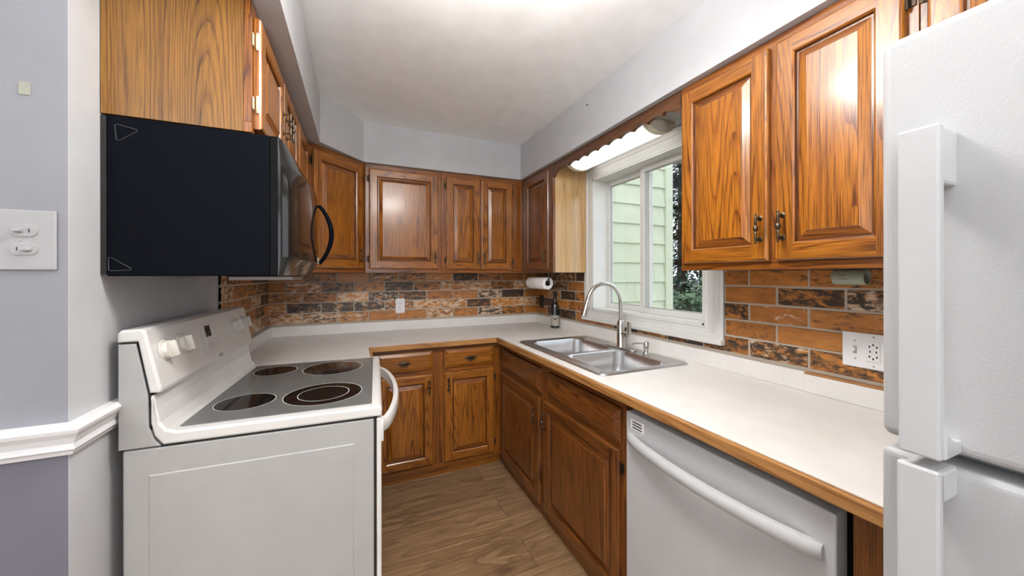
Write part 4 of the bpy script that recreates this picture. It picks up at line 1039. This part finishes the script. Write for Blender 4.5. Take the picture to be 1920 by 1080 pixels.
# switch plate on the side wall
r_ = plate('light_switch', 'white light switch plate with two toggles on the grey wall at left', 'switch', (-0.669, YA - 0.0005, 1.431), 0, 0.116, 0.130, 'switch_plate_grey')
for z, sgn in ((0.020, -1), (-0.020, 1)):
    m_ = MB(); m_.prism([(0.010 + 0.018 * math.cos(a) * (0.62) + math.copysign(0.010, math.cos(a)) , z + 0.0125 * math.sin(a)) for a in [2 * PI * (k + 0.5) / 28 for k in range(28)]], 'y', -0.0085, -0.0055, bevel=0.0006); s_ = m_.build('switch_base', 'switch_plate_grey', r_)
    m_ = MB(); m_.prism([(0.010 + 0.0195 * math.cos(a) * (0.62) + math.copysign(0.010, math.cos(a)), z + 0.0140 * math.sin(a)) for a in [2 * PI * (k + 0.5) / 28 for k in range(28)]], 'y', -0.0066, -0.0050); m_.build('switch_outline', 'mark_grey', s_)
    m_ = MB(); m_.prism([(0.010, -0.0035), (0.010, 0.0035), (0.010 + sgn * 0.014, 0.0025), (0.010 + sgn * 0.014, -0.0025)], 'y', -0.0085, -0.0095, M=Matrix.Translation((0, 0, z)))
    m_.box(0.010 + min(0, sgn * 0.012), 0.010 + max(0, sgn * 0.012), -0.018, -0.0085, z - 0.003, z + 0.003, bevel=0.001); m_.build('toggle', 'switch_plate_grey', s_)
    text_mesh('switch_numeral', '1', 0.012, 'slot_black', s_, Matrix.Translation((0.010 - sgn * 0.009, -0.0090, z)) @ Matrix.Rotation(PI / 2, 4, 'X'))
screw(r_, 0.004, 0.0)
mb = MB(); mb.box(-0.009, 0.009, -0.0012, 0, -0.014, 0.014, bevel=0.0004, seg=1); o = mb.build('wall_sticker', 'sticker'); o.location = (-0.661, YA - 0.0005, 1.760); tag(o, 'small pale yellow square sticker on the grey wall above the switch', 'sticker')

mb = MB(); mb.tube([(1.2465, 1.755, 2.355), (1.240, 1.755, 2.354), (1.236, 1.755, 2.359)], [0.003, 0.0025, 0.002], 8)
tag(mb.build('wall_nail', 'hinge_dark'), 'tiny dark nail sticking out of the grey soffit above the window', 'nail')

# ================================================================== OUTSIDE
g = MB(); g.box(XR + 0.17, 40, -20, 40, -0.9, -0.8); struct(g.build('ground', 'lawn'))
wy = 2.92
mb = MB(); mb.box(XR + 0.17, 3.10, wy + 0.02, wy + 0.3, -0.8, 4.2, mi=1)
k = 0; z = -0.75
while z < 4.1:
    # each course tilts out at its lower edge; butt joints between wide shakes
    x = XR + 0.17 - random.uniform(0, 0.9)
    while x < 3.07:
        x2 = min(x + random.uniform(0.75, 1.1), 3.07)
        if x2 > XR + 0.175:
            xa = max(x, XR + 0.171)
            bm = bmesh.new()
            P = [(wy - 0.016, z), (wy - 0.016, z + 0.006), (wy + 0.004, z + 0.215), (wy + 0.020, z + 0.215), (wy + 0.020, z)]
            mb.prism(P, 'x', xa + 0.0015, x2 - 0.0015, 'x', 0); bm.free()
        x = x2
    z += 0.203; k += 1
mb.box(3.07, 3.17, wy - 0.028, wy + 0.3, -0.8, 4.2, mi=0)
o = mb.build('wall_outside', ['siding_green', 'siding_green']); struct(o); o['label'] = 'pale green lap siding of the house wing outside the window'

def foliage(mb, c, rx, ry, rz, n, size, mi_fn, shell=0.55):
    bm = bmesh.new(); faces = []
    for _ in range(n):
        while True:
            p = Vector((random.uniform(-1, 1), random.uniform(-1, 1), random.uniform(-1, 1)))
            if shell < p.length < 1: break
        lump = 0.85 + 0.22 * math.sin(p.x * 7 + c[0]) * math.cos(p.z * 6 + c[1])
        q = Vector(c) + Vector((p.x * rx, p.y * ry, p.z * rz)) * lump
        a = Vector((random.gauss(0, 1), random.gauss(0, 1), random.gauss(0, 1))).normalized(); b_ = a.orthogonal().normalized(); s_ = size * random.uniform(0.6, 1.4)
        vs = [bm.verts.new(q + a * s_), bm.verts.new(q + b_ * s_ * 0.5), bm.verts.new(q - a * s_), bm.verts.new(q - b_ * s_ * 0.5)]
        f_ = bm.faces.new(vs); f_.material_index = mi_fn(p)
    mats_ = [f_.material_index for f_ in bm.faces]; s0 = len(mb.f)
    mb.add_bm(bm, 'z', 0)
    for i, m_ in enumerate(mats_): mb.mi[s0 + i] = m_
def shrub(x, y, r, h, n, label, size=0.05):
    root = thing('shrub', label, 'shrub', (x, y, -0.8))
    mb = MB(); foliage(mb, (0, 0, h / 2), r, r, h / 2, n, size, lambda p: 1 if random.random() < 0.18 + 0.25 * max(0, p.z) else 0, 0.5); mb.build('foliage', ['shrub_green', 'shrub_pale'], root)
    mb = MB()
    for k in range(6):
        a = k * PI / 3; mb.tube([(0.03 * math.cos(a), 0.03 * math.sin(a), 0), (0.3 * r * math.cos(a), 0.3 * r * math.sin(a), h * 0.4), (0.55 * r * math.cos(a), 0.55 * r * math.sin(a), h * 0.7)], [0.03, 0.02, 0.01], 6)
    mb.build('stems', 'bark', root)
shrub(5.1, 4.05, 0.95, 2.15, 9000, 'dense dark green shrub outside the window beyond the siding')
def conifer(x, y, h, r, label):
    root = thing('evergreen_tree', label, 'tree', (x, y, -0.8))
    mb = MB(); mb.tube([(0, 0, 0), (0.03, 0, h * 0.5), (0, 0.02, h)], [0.16, 0.10, 0.02], 10); mb.build('trunk', 'bark', root)
    mb = MB(); bm = bmesh.new(); mi_ = []
    for _ in range(15000):
        t = random.random() ** 1.2; zz = 0.5 + t * (h - 0.5); rr = r * (1 - t) * (0.75 + 0.25 * math.sin(zz * 9)) + 0.05
        a = random.uniform(0, 2 * PI); d = rr * math.sqrt(random.uniform(0.15, 1)); q = Vector((d * math.cos(a), d * math.sin(a), zz - d * 0.25))
        dv = Vector((math.cos(a), math.sin(a), random.uniform(-0.5, 0.1))).normalized(); sd = dv.cross(Vector((0, 0, 1))).normalized(); s_ = random.uniform(0.08, 0.19)
        bm.faces.new([bm.verts.new(p) for p in (q - dv * s_, q + sd * s_ * 0.22, q + dv * s_, q - sd * s_ * 0.22)]); mi_.append(1 if random.random() < 0.15 else 0)
    mb.add_bm(bm); mb.mi = mi_; mb.build('needles', ['needle_green', 'needle_pale'], root)
conifer(8.0, 7.0, 9.5, 1.7, 'tall dark evergreen tree outside, nearest behind the shrub')
conifer(11.2, 8.9, 11.5, 2.1, 'dark evergreen tree outside, further away to the right of the nearest one')
conifer(10.6, 14.2, 13.5, 2.3, 'dark evergreen tree outside, farthest back behind the house corner')
bpy.context.view_layer.update()
